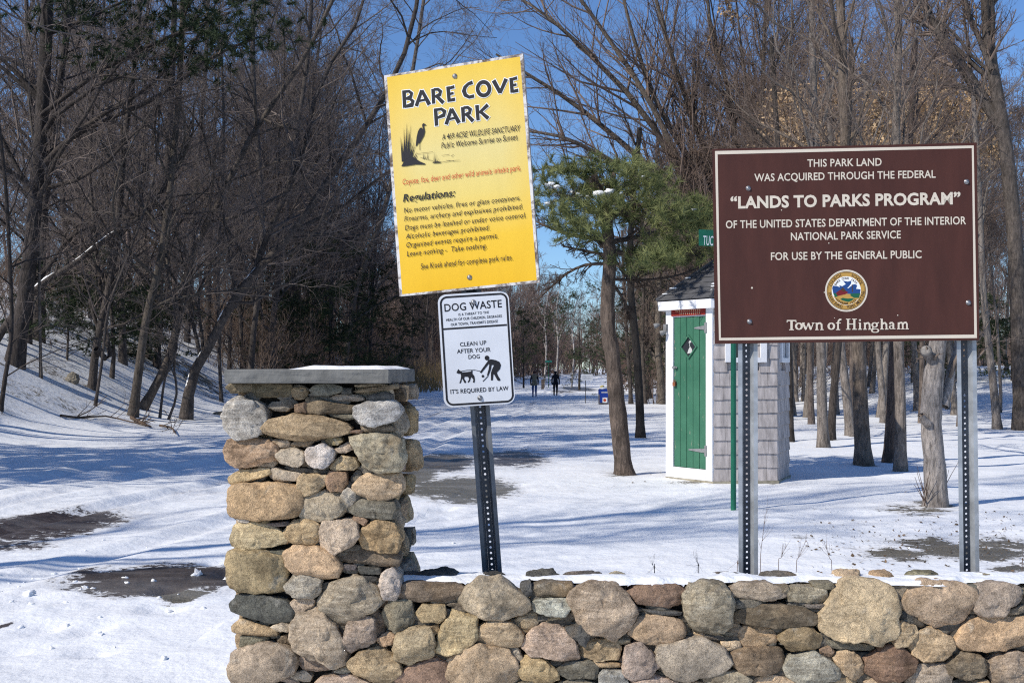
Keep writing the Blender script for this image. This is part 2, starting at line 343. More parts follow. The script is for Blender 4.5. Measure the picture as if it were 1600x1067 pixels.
for px, py, hw, hh, k, st in PATCH:
    st += .07
    X0, Y0, _ = G(px, py); _, Ya, _ = G(px, py+hh); _, Yb, _ = G(px, max(py-hh, 590)); rx = hw/F*Y0; ry = max(.15, (Yb-Ya)/2); Y0 = (Ya+Yb)/2
    e = np.exp(-(((GX-X0)/rx)**2+((GY-Y0)/ry)**2)**1.3*.9)*st
    kindv = np.where(e > bare, k, kindv); bare = np.maximum(bare, e)
for off in (-3.6, -2.1, -6.4, -4.9):                     # snow worn thin along the wheel tracks
    e = np.exp(-((GX-(roadr(GY)+off+.35*np.sin(GY*.21+off)))/.22)**2)*np.clip((GY-9)/6, 0, 1)*(.12+.40*vn(GX*.5, GY*.16, 60+int(off)))
    bare = np.maximum(bare, e)
d = bankx(GY)-GX
crumb = np.clip(.25+.75*np.clip((GX-roadr(GY))/3, 0, 1)+np.clip(d/2+.7, 0, 1), 0, 1)*np.clip((GY-9)/4, .0, 1)
bare = np.maximum(bare, np.where(d > .5, .36, 0)*np.clip(1+fbm(GX*.5, GY*.5, 30)*2, 0, 1.6)); kindv = np.where(d > .5, 1, kindv)
far = np.clip((GY-60)/40, 0, 1)*np.clip(np.maximum((GX-roadr(GY)-3)/4, d/3), 0, 1); bare = np.maximum(bare, far*.38); kindv = np.where(far > .2, 1, kindv)
ny, nx = GX.shape; idx = np.arange(ny*nx).reshape(ny, nx)
quad = np.stack([idx[:-1, :-1], idx[:-1, 1:], idx[1:, 1:], idx[1:, :-1]], -1).reshape(-1, 4)
cx = (GX[:-1, :-1]+GX[1:, 1:]).ravel()/2; cy = (GY[:-1, :-1]+GY[1:, 1:]).ravel()/2
isroad = (cx < roadr(cy)) & (cx > bankx(cy)+.4)
def terrain(name, sel):
    q = quad[sel]; u, inv = np.unique(q, return_inverse=True)
    me = mesh_np(name, np.stack([GX, GY, GZ], -1).reshape(-1, 3)[u], inv.reshape(-1, 4), smooth=True)
    for nm, a in (('bare', bare), ('kind', kindv), ('crumbs', crumb)):
        me.attributes.new(nm, 'FLOAT', 'POINT').data.foreach_set('value', a.ravel()[u].astype(np.float32))
    obj(name, me, GSNOW, kind='structure')
terrain('road', isroad); terrain('ground', ~isroad)

# loose clods of snow on the near left snow
v, t, b0 = [], [], 0
ic = bmesh.new(); bmesh.ops.create_icosphere(ic, subdivisions=2, radius=1); icv = np.array([x.co for x in ic.verts]); ict = np.array([[q.index for q in f.verts] for f in ic.faces]); ic.free()
for k in range(95):
    if k < 70: x, y = R.normal(-3.7, 1.0), R.normal(8.0, .75)
    else: x, y = R.uniform(-6, 4), R.uniform(6.3, 11)
    if y < 5.4 or (abs(x) < 3 and y < 5.5): continue
    r = R.uniform(.006, .02)*(2.0 if R.random() < .12 else 1)
    p = icv*r*R.uniform(.7, 1.5, 3)*[1, 1, .6]+icv*r*R.normal(0, .3, (len(icv), 1))+np.array([x, y, gz(x, y)+r*.1]); v.append(p); t.append(ict+b0); b0 += len(p)
obj('snow_clods', mesh_np('snow_clods', np.concatenate(v), tris=np.concatenate(t), smooth=True), SNOW, kind='stuff')
# ------------------------------------------------------------------ stone pillar and stone wall
COL = dict(T=(.50, .39, .265), O=(.44, .33, .21), B=(.28, .205, .145), G=(.42, .36, .29), K=(.48, .44, .375), D=(.115, .112, .11), U=(.20, .165, .12),
           W=(.52, .50, .46), P=(.48, .395, .315), V=(.25, .225, .17), S=(.19, .178, .155))
PIL1 = """U 52,185 85,155 215,160 220,215 90,220|U 222,165 455,160 470,190 445,245 255,245 225,200|T 478,200 510,180 560,190 578,225 550,260 500,262 478,235|S 595,205 640,170 740,165 800,185 790,215 720,235 640,235|D 800,205 820,188 855,190 860,225 800,228|G 725,250 770,232 900,232 940,262 900,275 760,272|U 890,165 1050,160 1090,170 900,185|U 875,200 1130,165 1138,195 890,222|D 960,240 1080,215 1110,230 1110,270 970,275|W 55,370 80,290 140,250 250,275 305,330 310,420 270,475 150,510 90,480 60,420|S 320,310 350,280 440,278 458,320 440,340 360,335|U 580,250 660,240 690,275 790,290 880,300 870,345 700,350 585,350|B 500,300 575,280 578,350 500,340|O 315,445 350,395 500,360 640,370 800,410 840,440 830,470 740,500 560,520 420,505 330,480|W 890,310 960,280 1120,270 1170,330 1130,400 1020,430 920,420 890,370|S 750,362 880,360 880,385 760,380|V 930,440 1120,432 1120,468 940,470|B 840,460 930,458 925,482 845,478|T 55,590 80,530 150,515 320,520 375,560 380,640 340,680 140,695 70,650|G 342,540 370,518 450,520 460,550 440,570 360,568|T 470,555 500,532 620,528 590,560 500,568|O 695,525 730,508 790,510 802,530 770,555 715,550|G 385,620 420,585 490,575 555,600 555,660 520,688 410,670|W 570,610 600,570 690,548 745,590 740,650 690,698 610,680 570,650|P 750,580 830,540 870,580 820,605 755,602|T 725,690 790,620 880,640 900,690 870,712 760,715|G 855,510 930,490 1100,490 1170,520 1185,640 1150,710 1020,730 950,690 900,600|T 255,680 330,660 380,665 350,700 270,702|O 78,760 150,715 320,705 335,745 260,770 110,805 80,790|G 335,750 360,700 430,720 535,735 530,780 370,782|S 400,680 540,700 720,715 710,745 560,735 480,720|T 525,770 560,740 700,750 700,800 640,850 560,880 530,830|B 708,760 730,722 820,730 835,800 800,842 715,835|T 875,820 960,740 1150,740 1178,790 1165,860 1060,915 960,900 890,860|O 90,900 110,820 250,795 420,800 520,830 540,930 500,1010 250,1030 110,1000 90,950|P 525,950 560,890 700,845 790,870 835,950 780,1010 650,1035 550,1005|K 792,880 840,822 888,870 885,910 845,950 810,920|S 840,970 920,905 1120,910 1150,960 1120,1020 960,1025"""
PIL2 = """K 118,30 205,28 200,62 140,60|T 90,170 120,80 230,60 300,60 380,110 435,150 420,190 330,210 200,232 100,205|S 310,68 450,55 440,82 350,88|O 415,120 490,55 560,30 640,80 655,130 620,180 520,195 440,165|P 650,170 680,60 800,45 870,60 888,140 850,200 740,255 665,215|B 840,35 890,10 940,50 920,80 870,60|O 895,160 920,80 1010,55 1110,75 1135,150 1120,245 1000,235 910,205|O 90,300 100,240 250,235 400,275 440,330 420,470 330,500 130,495 95,380|T 428,255 500,215 630,215 730,270 770,330 740,395 600,410 500,385 450,320|S 290,235 420,235 430,270 320,255|U 750,285 820,230 1000,230 1120,260 1120,330 1070,340 900,318 780,312|D 775,325 870,330 860,362 780,358|D 880,335 1010,345 1020,385 900,380|D 900,390 1000,400 990,425 910,420|K 1010,450 1040,380 1090,355 1135,390 1138,500 1110,540 1040,530|K 428,455 480,390 580,390 650,420 640,500 590,530 480,515|G 625,560 720,450 850,395 930,420 1050,540 980,600 850,670 780,690 680,640|D 100,570 140,520 240,512 400,540 470,600 470,670 330,680 170,640 110,610|P 440,580 500,530 600,545 600,580 540,615 470,620|O 108,710 150,665 260,695 370,735 360,765 200,760 115,745|P 340,710 410,682 480,700 485,735 400,740|V 150,770 320,775 300,810 180,840 150,830|P 110,940 150,850 330,810 450,840 490,900 480,980 380,1040 170,1067 115,1010|G 480,790 510,640 590,600 640,610 740,700 790,780 830,880 820,925 740,945 620,890 520,850|P 800,760 830,680 920,645 980,670 990,780 920,830 850,855 805,820|U 930,620 1000,600 1040,680 1040,760 990,770|V 1040,620 1070,550 1200,550 1228,640 1200,740 1110,748 1050,690|O 990,790 1060,745 1105,765 1100,815 1040,832|T 825,935 900,860 1020,835 1110,900 1145,980 1080,1050 990,1040 880,990|G 500,920 560,870 680,900 740,960 680,985 540,975|B 370,785 440,760 490,790 470,825 390,820|G 450,1010 540,985 590,1020 570,1060 470,1050|G 390,1050 450,1020 510,1067 450,1067|G 620,1067 660,1020 820,1005 960,1060 900,1110 700,1110|G 725,990 800,960 850,985 800,1005"""
WAL1 = """U -53,190 0,172 240,175 290,215 240,262 80,262 -50,255|G 265,255 300,200 370,155 470,150 530,190 620,260 620,300 480,345 370,335 290,300|O 40,320 70,280 180,280 185,340 150,370 70,362|T 145,500 180,360 220,325 340,345 345,450 290,500 200,530|T 345,470 370,390 430,362 530,370 585,430 560,490 400,500|T 545,360 590,325 650,320 668,360 650,410 600,420 560,395|D 575,190 630,170 640,230 600,235|U 635,190 700,168 840,170 850,210 790,240 660,245|W 640,270 670,250 820,245 838,290 800,335 700,325 650,305|T 690,355 800,340 850,355 830,380 710,378|G 840,260 860,205 950,180 1060,180 1140,230 1175,310 1140,390 1060,448 960,420 870,340|D 810,390 890,375 948,410 910,490 840,440|P 575,480 640,410 700,380 780,390 860,480 875,560 840,578 720,545 640,540|O 885,500 930,465 1030,455 1095,500 1080,560 960,565 895,540|V 1070,450 1145,450 1145,480 1080,485|B 1145,215 1190,185 1380,178 1430,205 1420,270 1350,293 1200,270|D 1195,290 1300,310 1410,310 1400,335 1280,330|T 1145,430 1190,345 1280,335 1400,360 1428,420 1390,475 1230,478|G 1430,230 1470,180 1600,162 1650,190 1675,260 1665,380 1600,420 1500,405 1440,330|T 1470,425 1560,425 1640,445 1600,462 1500,445|T -78,500 -55,430 30,385 100,390 138,470 110,530 0,580 -70,550|O 105,390 150,380 158,410 130,435|T 190,580 260,520 370,500 500,510 560,620 540,690 400,740 240,720 205,650|G 510,510 560,500 590,560 550,585 515,560|O 560,620 610,545 690,560 760,620 770,660 690,685 590,665|S 765,620 810,580 930,565 975,590 970,650 830,660|T 960,570 1090,580 1090,605 980,602|P 1105,600 1130,500 1200,480 1260,520 1285,590 1230,640 1160,660 1110,630|G 1285,570 1300,490 1400,460 1500,450 1620,500 1660,570 1620,620 1440,665 1330,620|W 985,640 1010,615 1120,620 1130,690 1060,720 990,700|B -60,640 0,600 130,550 190,580 210,680 100,740 -40,720|P 1140,690 1270,640 1390,680 1380,720 1180,730|V 540,690 640,665 720,700 640,740 560,735|V 780,680 900,665 980,690 940,730 800,730|G 1530,650 1570,630 1720,625 1770,670 1740,720 1560,720|T 1400,690 1520,680 1540,730 1420,735"""
WAL2 = """G 145,190 190,165 320,160 400,195 405,225 340,245 220,235 150,225|S 155,245 280,240 290,280 160,285|G 412,190 460,180 600,190 610,235 590,260 430,250|S 500,265 600,265 595,288 515,282|U 150,320 210,285 330,265 480,285 550,320 550,365 350,375 180,355|T 575,370 590,300 640,200 720,150 850,150 930,185 950,280 930,410 870,450 700,430 600,400|V 945,180 1035,175 1000,230 985,280 955,270|T 980,260 1020,190 1120,160 1260,160 1330,200 1335,270 1280,350 1180,380 1080,345 1000,300|G 1340,240 1370,175 1460,165 1560,180 1585,235 1540,265 1480,310 1390,320 1345,290|S 1480,300 1590,265 1600,300 1520,315|O 1245,450 1290,380 1380,330 1600,325 1640,400 1600,470 1400,495 1290,485|T 930,430 970,350 1040,365 1050,400 1000,465 945,470|T 1020,470 1050,410 1130,380 1220,430 1228,480 1190,530 1080,540 1030,510|T 165,410 210,375 310,375 362,430 340,465 200,475|O 370,430 420,380 540,385 580,430 570,480 440,502|S 0,405 100,430 90,442 0,435|T 80,450 170,445 185,490 100,490|B 125,540 150,490 290,475 380,490 395,570 330,605 190,610|K 398,580 430,530 540,508 600,540 675,590 660,635 500,655 420,625|S 610,450 640,442 840,470 840,495 640,485|B 575,490 620,475 650,500 630,530 585,515|T 650,540 670,505 740,500 795,560 790,610 750,640 690,600|B 810,530 900,475 980,480 1050,540 1020,590 950,635 870,640 810,600|P 1015,620 1040,575 1120,555 1200,560 1225,620 1210,680 1060,700 1010,660|U 1205,560 1270,505 1370,520 1408,570 1370,620 1290,630 1220,600|G 1420,560 1470,515 1560,505 1640,540 1640,640 1560,670 1440,650|G 5,620 50,600 180,600 232,640 200,690 40,690|T 250,640 320,615 440,640 460,690 280,700|T 800,650 860,632 960,640 1000,690 820,700|T 650,640 720,625 760,650 740,700 660,690|T 460,680 640,660 640,710 480,720|T 1270,660 1400,640 1450,690 1280,710|D 945,310 970,290 1090,360 1080,380 990,350|S 85,405 155,405 155,425 90,420|S 1590,200 1700,180 1720,240 1620,250|T 1600,560 1700,520 1760,600 1720,680 1640,660|P 1615,330 1720,300 1800,380 1740,470 1640,460|V 355,175 415,170 420,200 380,205|V 540,165 640,160 650,195 560,185|S 1325,180 1365,175 1360,210 1335,205"""
def parse(s, ox, oy, k):
    out = []
    for it in s.split('|'):
        t = it.split(); out.append((t[0], np.array([[float(a)/k+o for a, o in zip(p.split(','), (ox, oy))] for p in t[1:]])))
    return out

def stone_mesh(poly, u, v, n, rng, back=.13, front=None, NA=52):
    """poly: outline in metres in the (u, v) plane about its centre; grows a weathered boulder with its belly along n."""
    P = np.asarray(poly); th = np.arange(NA)*2*np.pi/NA; r = np.zeros(NA)
    for k in range(NA):
        d = np.array([np.cos(th[k]), np.sin(th[k])]); best = 1e-3
        for a, b in zip(P, np.roll(P, -1, 0)):
            e = b-a; det = -d[0]*e[1]+d[1]*e[0]
            if abs(det) < 1e-12: continue
            s = (-a[0]*e[1]+a[1]*e[0])/det; q = (d[0]*a[1]-d[1]*a[0])/det
            if -1e-6 <= q <= 1+1e-6 and s > best: best = s
        r[k] = best
    for _ in range(0): r = (np.roll(r, 1)+2*r+np.roll(r, -1))/4
    sx = np.ptp(P[:, 0]); sy = np.ptp(P[:, 1]); mn = min(sx, sy); size = math.sqrt(sx*sy)
    b = front if front is not None else min(.075, max(.018, mn*.40))
    e1 = rng.uniform(.26, .46); rows = []; NR = 15
    ph = np.linspace(.06, 1, NR)*np.pi/2
    for p in ph:
        s = np.sin(p)**e1; h = np.cos(p)**.5*b
        rows.append(np.stack([r*np.cos(th)*s, r*np.sin(th)*s, np.full(NA, h)], -1))
    V = np.concatenate([[[0, 0, b]], np.concatenate(rows)])
    for k in range(rng.integers(5, 10)):                       # broken faces
        a = rng.uniform(0, 2*np.pi); tl = rng.uniform(.15, .85)
        nn = np.array([np.cos(a)*np.sin(tl)/sx*size, np.sin(a)*np.sin(tl)/sy*size, np.cos(tl)]); nn /= np.linalg.norm(nn)
        dd = V@nn; lim = dd.max()*rng.uniform(.74, .94); V = V-np.maximum(0, dd-lim)[:, None]*nn*.92
    sd = rng.uniform(0, 100, 3)
    am = .10*mn
    for k in range(len(V)):
        q = Vector(V[k]/size*2.6+sd); f = mnoise.fractal(q, .9, 2.1, 4)
        g = mnoise.noise(q*3.3)
        L = np.linalg.norm(V[k])+1e-6
        V[k] += V[k]/L*(f*am+g*am*.35-am*.9*max(0, .16-abs(mnoise.noise(q*1.1+Vector((9, 3, 1)))))*2)*(.55+.45*(V[k][2]/b))
    if rng.random() < .75:                                    # split faces with crisp edges
        for k in range(rng.integers(1, 4)):
            a = rng.uniform(0, 2*np.pi); tl = rng.uniform(.1, .7); nn = np.array([np.cos(a)*np.sin(tl)/sx*size, np.sin(a)*np.sin(tl)/sy*size, np.cos(tl)]); nn /= np.linalg.norm(nn)
            dd = V@nn; lim = dd.max()*rng.uniform(.72, .9); V = V-np.maximum(0, dd-lim)[:, None]*nn*.85
    rim = V[-NA:]
    e = [rim*np.array([.97, .97, 0])+np.array([0, 0, -back*.5]), rim*np.array([.8, .8, 0])+np.array([0, 0, -back])]
    V = np.concatenate([V]+e+[[[0, 0, -back]]])
    M = np.stack([u, v, n]); V = V@M
    q = [[1+j*NA+i, 1+(j+1)*NA+i, 1+(j+1)*NA+(i+1) % NA, 1+j*NA+(i+1) % NA] for j in range(NR+1) for i in range(NA)]
    t = [[0, 1+i, 1+(i+1) % NA] for i in range(NA)]+[[len(V)-1, 1+(NR+1)*NA+(i+1) % NA, 1+(NR+1)*NA+i] for i in range(NA)]
    return V, np.array(q), np.array(t)

def vcol(c, rng):
    k = rng.uniform(.92, 1.28); return tuple(min(.6, x*k*rng.uniform(.95, 1.05)) for x in c)
def ray_plane(px, py, p0, n):
    d = np.array([(px-800)/F, 1.0, (H-py)/F]); o = np.array([0, 0, HC]); return o+d*(np.dot(p0-o, n)/np.dot(d, n))

def lay_traced(stones, parent, p0, u, n, rng, grow=1.13):
    v = np.array([0, 0, 1.0]); base = np.array(parent.location)
    for c, pp in stones:
        w3 = np.array([ray_plane(x, y, p0, n) for x, y in pp]); cen = w3.mean(0)
        uv = np.stack([(w3-cen)@u, (w3-cen)@v], -1)*grow
        k = .028*(rng.random()-.5)
        V, q, t = stone_mesh(uv, u, v, n, rng)
        obj('stone', mesh_np('stone', V, q, t, smooth=True), STONE, parent, cen+n*k-base, vcol(COL[c], rng))

def random_face(o0, u, n, wd, ht, rng, hmin=.07, hmax=.17):
    """outlines of an irregular coursed stone face: (centre, outline)"""
    out = []; z = 0
    while z < ht-.03:
        h = min(rng.uniform(hmin, hmax), ht-z); x = 0
        while x < wd-.02:
            l = min(h*rng.uniform(.8, 2.0), wd-x)
            if wd-x-l < .05: l = wd-x
            hh = h*rng.uniform(.85, 1.05); a = np.linspace(0, 2*np.pi, 9)[:-1]+rng.normal(0, .12, 8)
            c = np.abs(np.cos(a))**.6*np.sign(np.cos(a)); s = np.abs(np.sin(a))**.6*np.sign(np.sin(a))
            out.append((o0+u*(x+l/2)+np.array([0, 0, z+hh/2]), np.stack([c*l*.49*rng.uniform(.88, 1.04, 8), s*hh*.49*rng.uniform(.85, 1.05, 8)], -1)))
            x += l
        z += h
    return out
KEYS = 'TTTOOBGGGKDUPPSVW'
UP = np.array([0, 0, 1.0]); ry = math.radians(4.4)
pu = np.array([math.cos(ry), -math.sin(ry), 0]); pn = np.array([-math.sin(ry), -math.cos(ry), 0])       # pillar front: along, outward
cor = np.array([(612-800)/F*4.6, 4.6, 0])                                                               # its front right corner on the ground
PW, PD = .70, .64
pz = gz(cor[0], cor[1])-.06
rng = np.random.default_rng(11)
pil = empty('stone_pillar', tuple(cor-pu*PW/2-pn*PD/2*1.0+UP*pz), 'square fieldstone gate pillar under a grey slab cap, left end of the low wall', 'pillar')
pb = np.array(pil.location)
lay_traced(parse(PIL1, 340, 560, 4.103)+parse(PIL2, 340, 800, 3.997), pil, cor-pn*.055, pu, pn, rng)
# right return of the pillar, seen at a slant: its stones stand out past the cap
for c, pl in random_face(cor-pn*.07+pu*-.035+UP*(pz+.0), -pn, pu, PD-.06, 1.575-pz, rng, .09, .19):
    V, q, t = stone_mesh(pl, -pn, UP, pu, rng, NA=28)
    obj('stone', mesh_np('stone', V, q, t, smooth=True), STONE, pil, c+pu*.012*rng.normal()-pb, vcol(COL[rng.choice(list(KEYS))], rng))
parts = []
for o0, uu, nn, wd, ht, z0 in ((cor-pu*PW-pn*PD+pu*.05, pn, -pu, PD-.08, 1.575-pz, pz), (cor-pn*PD-pu*.04+pn*.055, -pu, -pn, PW-.1, 1.575-pz, pz), (cor-pn*.055-pu*(PW-.04), pu, pn, PW-.08, .30-pz, pz)):
    for c, pl in random_face(o0+UP*z0, uu, nn, wd, ht, rng):
        V, q, t = stone_mesh(pl, uu, UP, nn, rng, NA=20); parts.append((V+c-pb, q, t))
def join3(ps):
    b = 0; V, Q, T = [], [], []
    for v, q, t in ps: V.append(v); Q.append(q+b); T.append(t+b); b += len(v)
    return mesh_np('stones', np.concatenate(V), np.concatenate(Q), np.concatenate(T), smooth=True)
obj('stonework', join3(parts), STONE, pil, color=COL['T'], kind='stuff')
Rz = Matrix(((pu[0], -pn[0], 0), (pu[1], -pn[1], 0), (0, 0, 1)))
mb = MB(); mid = cor-pu*PW/2-pn*PD/2-pb
mb.box(mid+UP*(1.575+pz)/2, (PW-.2, PD-.2, 1.575-pz), Rz); obj('rubble_core', mb.mesh('core'), CORE, pil)
# cap slab with split edges
b = bmesh.new(); bmesh.ops.create_cube(b, size=1)
ccor = np.array([(607-800)/F*4.6, 4.6, 0])+pn*.02; cw, cd = .668, .665
bmesh.ops.scale(b, vec=(cw, cd, .057), verts=b.verts); bmesh.ops.subdivide_edges(b, edges=[e for e in b.edges], cuts=14, use_grid_fill=True)
for q in b.verts:
    e = mnoise.fractal(q.co*Vector((28, 28, 40)), .8, 2, 3)*.004; nx_ = q.normal
    if abs(q.co.x) > cw/2-.001 or abs(q.co.y) > cd/2-.001:
        edge = 1 if abs(q.co.z) < .026 else -.9
        q.co.x += math.copysign(1, q.co.x)*(abs(q.co.x) > cw/2-.001)*(e+.0025*edge); q.co.y += math.copysign(1, q.co.y)*(abs(q.co.y) > cd/2-.001)*(e+.0025*edge)
me = bpy.data.meshes.new('cap'); b.to_mesh(me); b.free()
cc = ccor-pu*cw/2-pn*cd/2
co = obj('cap_slab', me, SLATE, pil, tuple(cc-pb+UP*1.6085)); co.rotation_euler = (0, 0, -ry)

def snow_sheet(us, vs, top, thick, name):
    """lumpy snow lying over a grid; us, vs 1-D, top(u,v) -> xyz, thick(u,v) -> height (<=0: none)"""
    U, Vv = np.meshgrid(us, vs); B = top(U, Vv); T = thick(U, Vv); ny_, nx_ = U.shape
    A = B.copy(); A[..., 2] += np.maximum(T, 0); B[..., 2] -= .01
    ok = (T[:-1, :-1] > 0) | (T[1:, 1:] > 0) | (T[1:, :-1] > 0) | (T[:-1, 1:] > 0)
    i = np.arange(ny_*nx_).reshape(ny_, nx_); q = np.stack([i[:-1, :-1], i[:-1, 1:], i[1:, 1:], i[1:, :-1]], -1)[ok]
    return mesh_np(name, A.reshape(-1, 3), q, smooth=True)
def cap_top(a, c): return np.stack([cc[0]+pu[0]*a-pn[0]*c, cc[1]+pu[1]*a-pn[1]*c, np.full_like(a, 1.6355)], -1)
def cap_thick(a, c):
    e = np.minimum(1, np.minimum((cw/2-.01-np.abs(a-.0))/.05, (cd/2-.03-np.abs(c))/.05))
    return np.minimum(.019*np.sqrt(np.clip(e, 0, 1)), .019)*np.clip((a+.12+.08*fbm(c*6, a*3, 3))/.12, 0, 1)*(.85+.5*fbm(a*14, c*14, 4))-.0015
obj('cap_snow', snow_sheet(np.linspace(-cw/2, cw/2, 70), np.linspace(-cd/2, cd/2, 60), cap_top, cap_thick, 'cap_snow'), SNOW, kind='stuff')

# the low wall
WX0, WX1, WY0, WY1 = cor[0]+.0, 3.3, 4.6, 4.93
wall = empty('stone_wall', ((WX0+WX1)/2, (WY0+WY1)/2, gz(1, 4.8)-.05), 'low dry laid fieldstone wall with snow along its top, running right from the pillar', 'wall')
wb = np.array(wall.location); wu = np.array([1.0, 0, 0]); wn = np.array([0, -1.0, 0])
lay_traced(parse(WAL1, 640, 860, 3.333)+parse(WAL2, 1100, 860, 3.2), wall, np.array([0, 4.655, 0]), wu, wn, rng)
TOP = [('D', 640, 905, 42, 14), ('D', 685, 897, 46, 9), ('D', 768, 899, 24, 6), ('D', 846, 899, 30, 8), ('D', 912, 899, 34, 6), ('K', 965, 899, 18, 5), ('S', 1135, 899, 30, 4), ('S', 1215, 898, 34, 5), ('T', 1322, 896, 22, 7), ('T', 1377, 897, 17, 7), ('V', 1440, 898, 28, 7), ('V', 1535, 899, 28, 5)]
for c, px, py, hw, hh in TOP:
    Yt = 4.84 if py < 910 else 4.72; p = np.array(W(px, py, Yt)); a = np.linspace(0, 2*np.pi, 10)[:-1]
    o = np.stack([np.cos(a)*hw/F*Yt*rng.uniform(.85, 1.1, 9), np.sin(a)*.075*rng.uniform(.8, 1.1, 9)], -1)
    V, q, t = stone_mesh(o, wu, -wn, UP, rng, back=.05, front=hh/F*Yt*1.5)
    obj('stone', mesh_np('stone', V, q, t, smooth=True), STONE, wall, p-UP*hh/F*Yt*.5-wb, vcol(COL[c], rng))
parts = []; gw = wb[2]
for o0, uu, nn, wd, ht in ((np.array([2.16, 4.655, gw]), wu, wn, 1.15, .80), (np.array([WX1, 4.90, gw]), -wu, -wn, WX1-WX0-.1, .76), (np.array([WX0+.02, 4.655, gw]), wu, wn, 2.2, .30-gw), (np.array([WX1-.03, 4.64, gw]), -wn, wu, .3, .78)):
    for c, pl in random_face(o0, uu, nn, wd, ht, rng):
        V, q, t = stone_mesh(pl, uu, UP, nn, rng, NA=20); parts.append((V+c-wb, q, t))
obj('stonework', join3(parts), STONE, wall, color=COL['G'], kind='stuff')
mb = MB(); mb.box(np.array([(WX0+WX1)/2, 4.785, gw+.37])-wb, (WX1-WX0-.06, .17, .74)); obj('rubble_core', mb.mesh('core'), CORE, wall)
# chinking: small dark slates and spalls wedged into the gaps, well back
parts = []
for k in range(520):
    x = rng.uniform(-.46, 2.2); z = rng.uniform(.3, .70); w_ = rng.uniform(.03, .075); h_ = rng.uniform(.010, .035); a = np.linspace(0, 2*np.pi, 8)[:-1]
    V, q, t = stone_mesh(np.stack([np.cos(a)*w_, np.sin(a)*h_], -1)*rng.uniform(.8, 1.1, (7, 1)), wu, UP, wn, rng, NA=14, back=.03, front=.02); parts.append((V+np.array([x, 4.668, z])-wb, q, t))
obj('chink_stones', join3(parts), STONE, wall, color=COL['S'], kind='stuff')
parts = []
for k in range(300):
    x = rng.uniform(-PW+.06, -.05); z = rng.uniform(.25, 1.56); w_ = rng.uniform(.02, .05); h_ = rng.uniform(.008, .028); a = np.linspace(0, 2*np.pi, 8)[:-1]
    V, q, t = stone_mesh(np.stack([np.cos(a)*w_, np.sin(a)*h_], -1)*rng.uniform(.8, 1.1, (7, 1)), pu, UP, pn, rng, NA=14, back=.03, front=.02); parts.append((V+cor+pu*x-pn*.070+UP*z-pb, q, t))
obj('chink_stones', join3(parts), STONE, pil, color=COL['S'], kind='stuff')
def wtop(a, c):
    z = .757+.012*fbm(a*2.2, c*2, 8)-.012*np.clip((c-4.75)/.15, 0, 1); return np.stack([a, c, z], -1)
def wthick(a, c):
    fr = 4.70+.16*fbm(a*3.6, c*0, 21)*1.6; bk = 4.935+.05*fbm(a*2.3, c*0+5, 22)
    e = np.minimum((c-fr)/.05, (bk-c)/.06); left = np.clip((a+.56)/.10, 0, 1)
    return (.019*np.sqrt(np.clip(e, 0, 1))*(1+1.9*fbm(a*5.5, c*7, 23)))*left-.003
obj('wall_snow', snow_sheet(np.linspace(WX0, WX1-.02, 420), np.linspace(4.6, 4.99, 44), wtop, wthick, 'wall_snow'), SNOW, kind='stuff')
# ------------------------------------------------------------------ signs: panels, printing, posts
class Panel:
    """a flat panel in the scene: centre c, right u, up v, outward n; printing is placed in panel coordinates"""
    def __init__(s, X, Y, Z, yaw, roll, w, h):
        u = np.array([math.cos(yaw), math.sin(yaw), 0]); s.c = np.array([X, Y, Z])
        s.u = u*math.cos(roll)+UP*math.sin(roll); s.v = -u*math.sin(roll)+UP*math.cos(roll); s.n = np.cross(s.u, s.v); s.w, s.h = w, h
        s.mb = None; s.mats = []
    def M(s): return Matrix(((s.u[0], s.v[0], s.n[0], s.c[0]), (s.u[1], s.v[1], s.n[1], s.c[1]), (s.u[2], s.v[2], s.n[2], s.c[2]), (0, 0, 0, 1)))
    def crop(s, ox, oy, k): s.ox, s.oy, s.k = ox, oy, k
    def uv(s, x, y):
        p = ray_plane(x/s.k+s.ox, y/s.k+s.oy, s.c, s.n)-s.c; return np.array([p@s.u, p@s.v])
    def uvs(s, pts): return np.array([s.uv(*p) for p in pts])
class Print:
    """flat ink on a panel; every stroke sits a hair above the one before"""
    def __init__(s, mats, z0=.0006): s.mb = MB(); s.mats = mats; s.z = z0; s.step = .00004
    def poly(s, uv, mat):
        s.mb.add([(a, b, s.z) for a, b in uv], [tuple(range(len(uv)))], s.mats.index(mat)); s.z += s.step
    def ribbon(s, uv, wd, mat, closed=False, cap=0):
        p = np.array(uv, float); n = len(p); wd = np.broadcast_to(np.array(wd, float), (n,))
        if closed: t = np.roll(p, -1, 0)-np.roll(p, 1, 0)
        else:
            t = np.gradient(p, axis=0) if n > 2 else np.array([p[1]-p[0]]*2)
        t = norm(t); nn = np.stack([-t[:, 1], t[:, 0]], -1)
        if cap and not closed: p = p.copy(); p[0] -= t[0]*cap; p[-1] += t[-1]*cap
        for k in range(n):                      # mitre
            if closed or 0 < k < n-1:
                a = norm(p[k]-p[k-1]); c = max(.5, abs(float(a@t[k]))); nn[k] = nn[k]/c
        L, Rr = p+nn*wd[:, None]/2, p-nn*wd[:, None]/2; v = [(x, y, s.z) for x, y in L]+[(x, y, s.z) for x, y in Rr]
        f = [(k, n+k, n+k+1, k+1) for k in range(n-1)]+([(n-1, 2*n-1, n, 0)] if closed else [])
        s.mb.add(v, f, s.mats.index(mat)); s.z += s.step
    def disc(s, c, r, mat, n=48, ry=None):
        s.poly([(c[0]+r*math.cos(2*math.pi*k/n), c[1]+(ry or r)*math.sin(2*math.pi*k/n)) for k in range(n)], mat)
    def mesh(s, name): return s.mb.mesh(name)

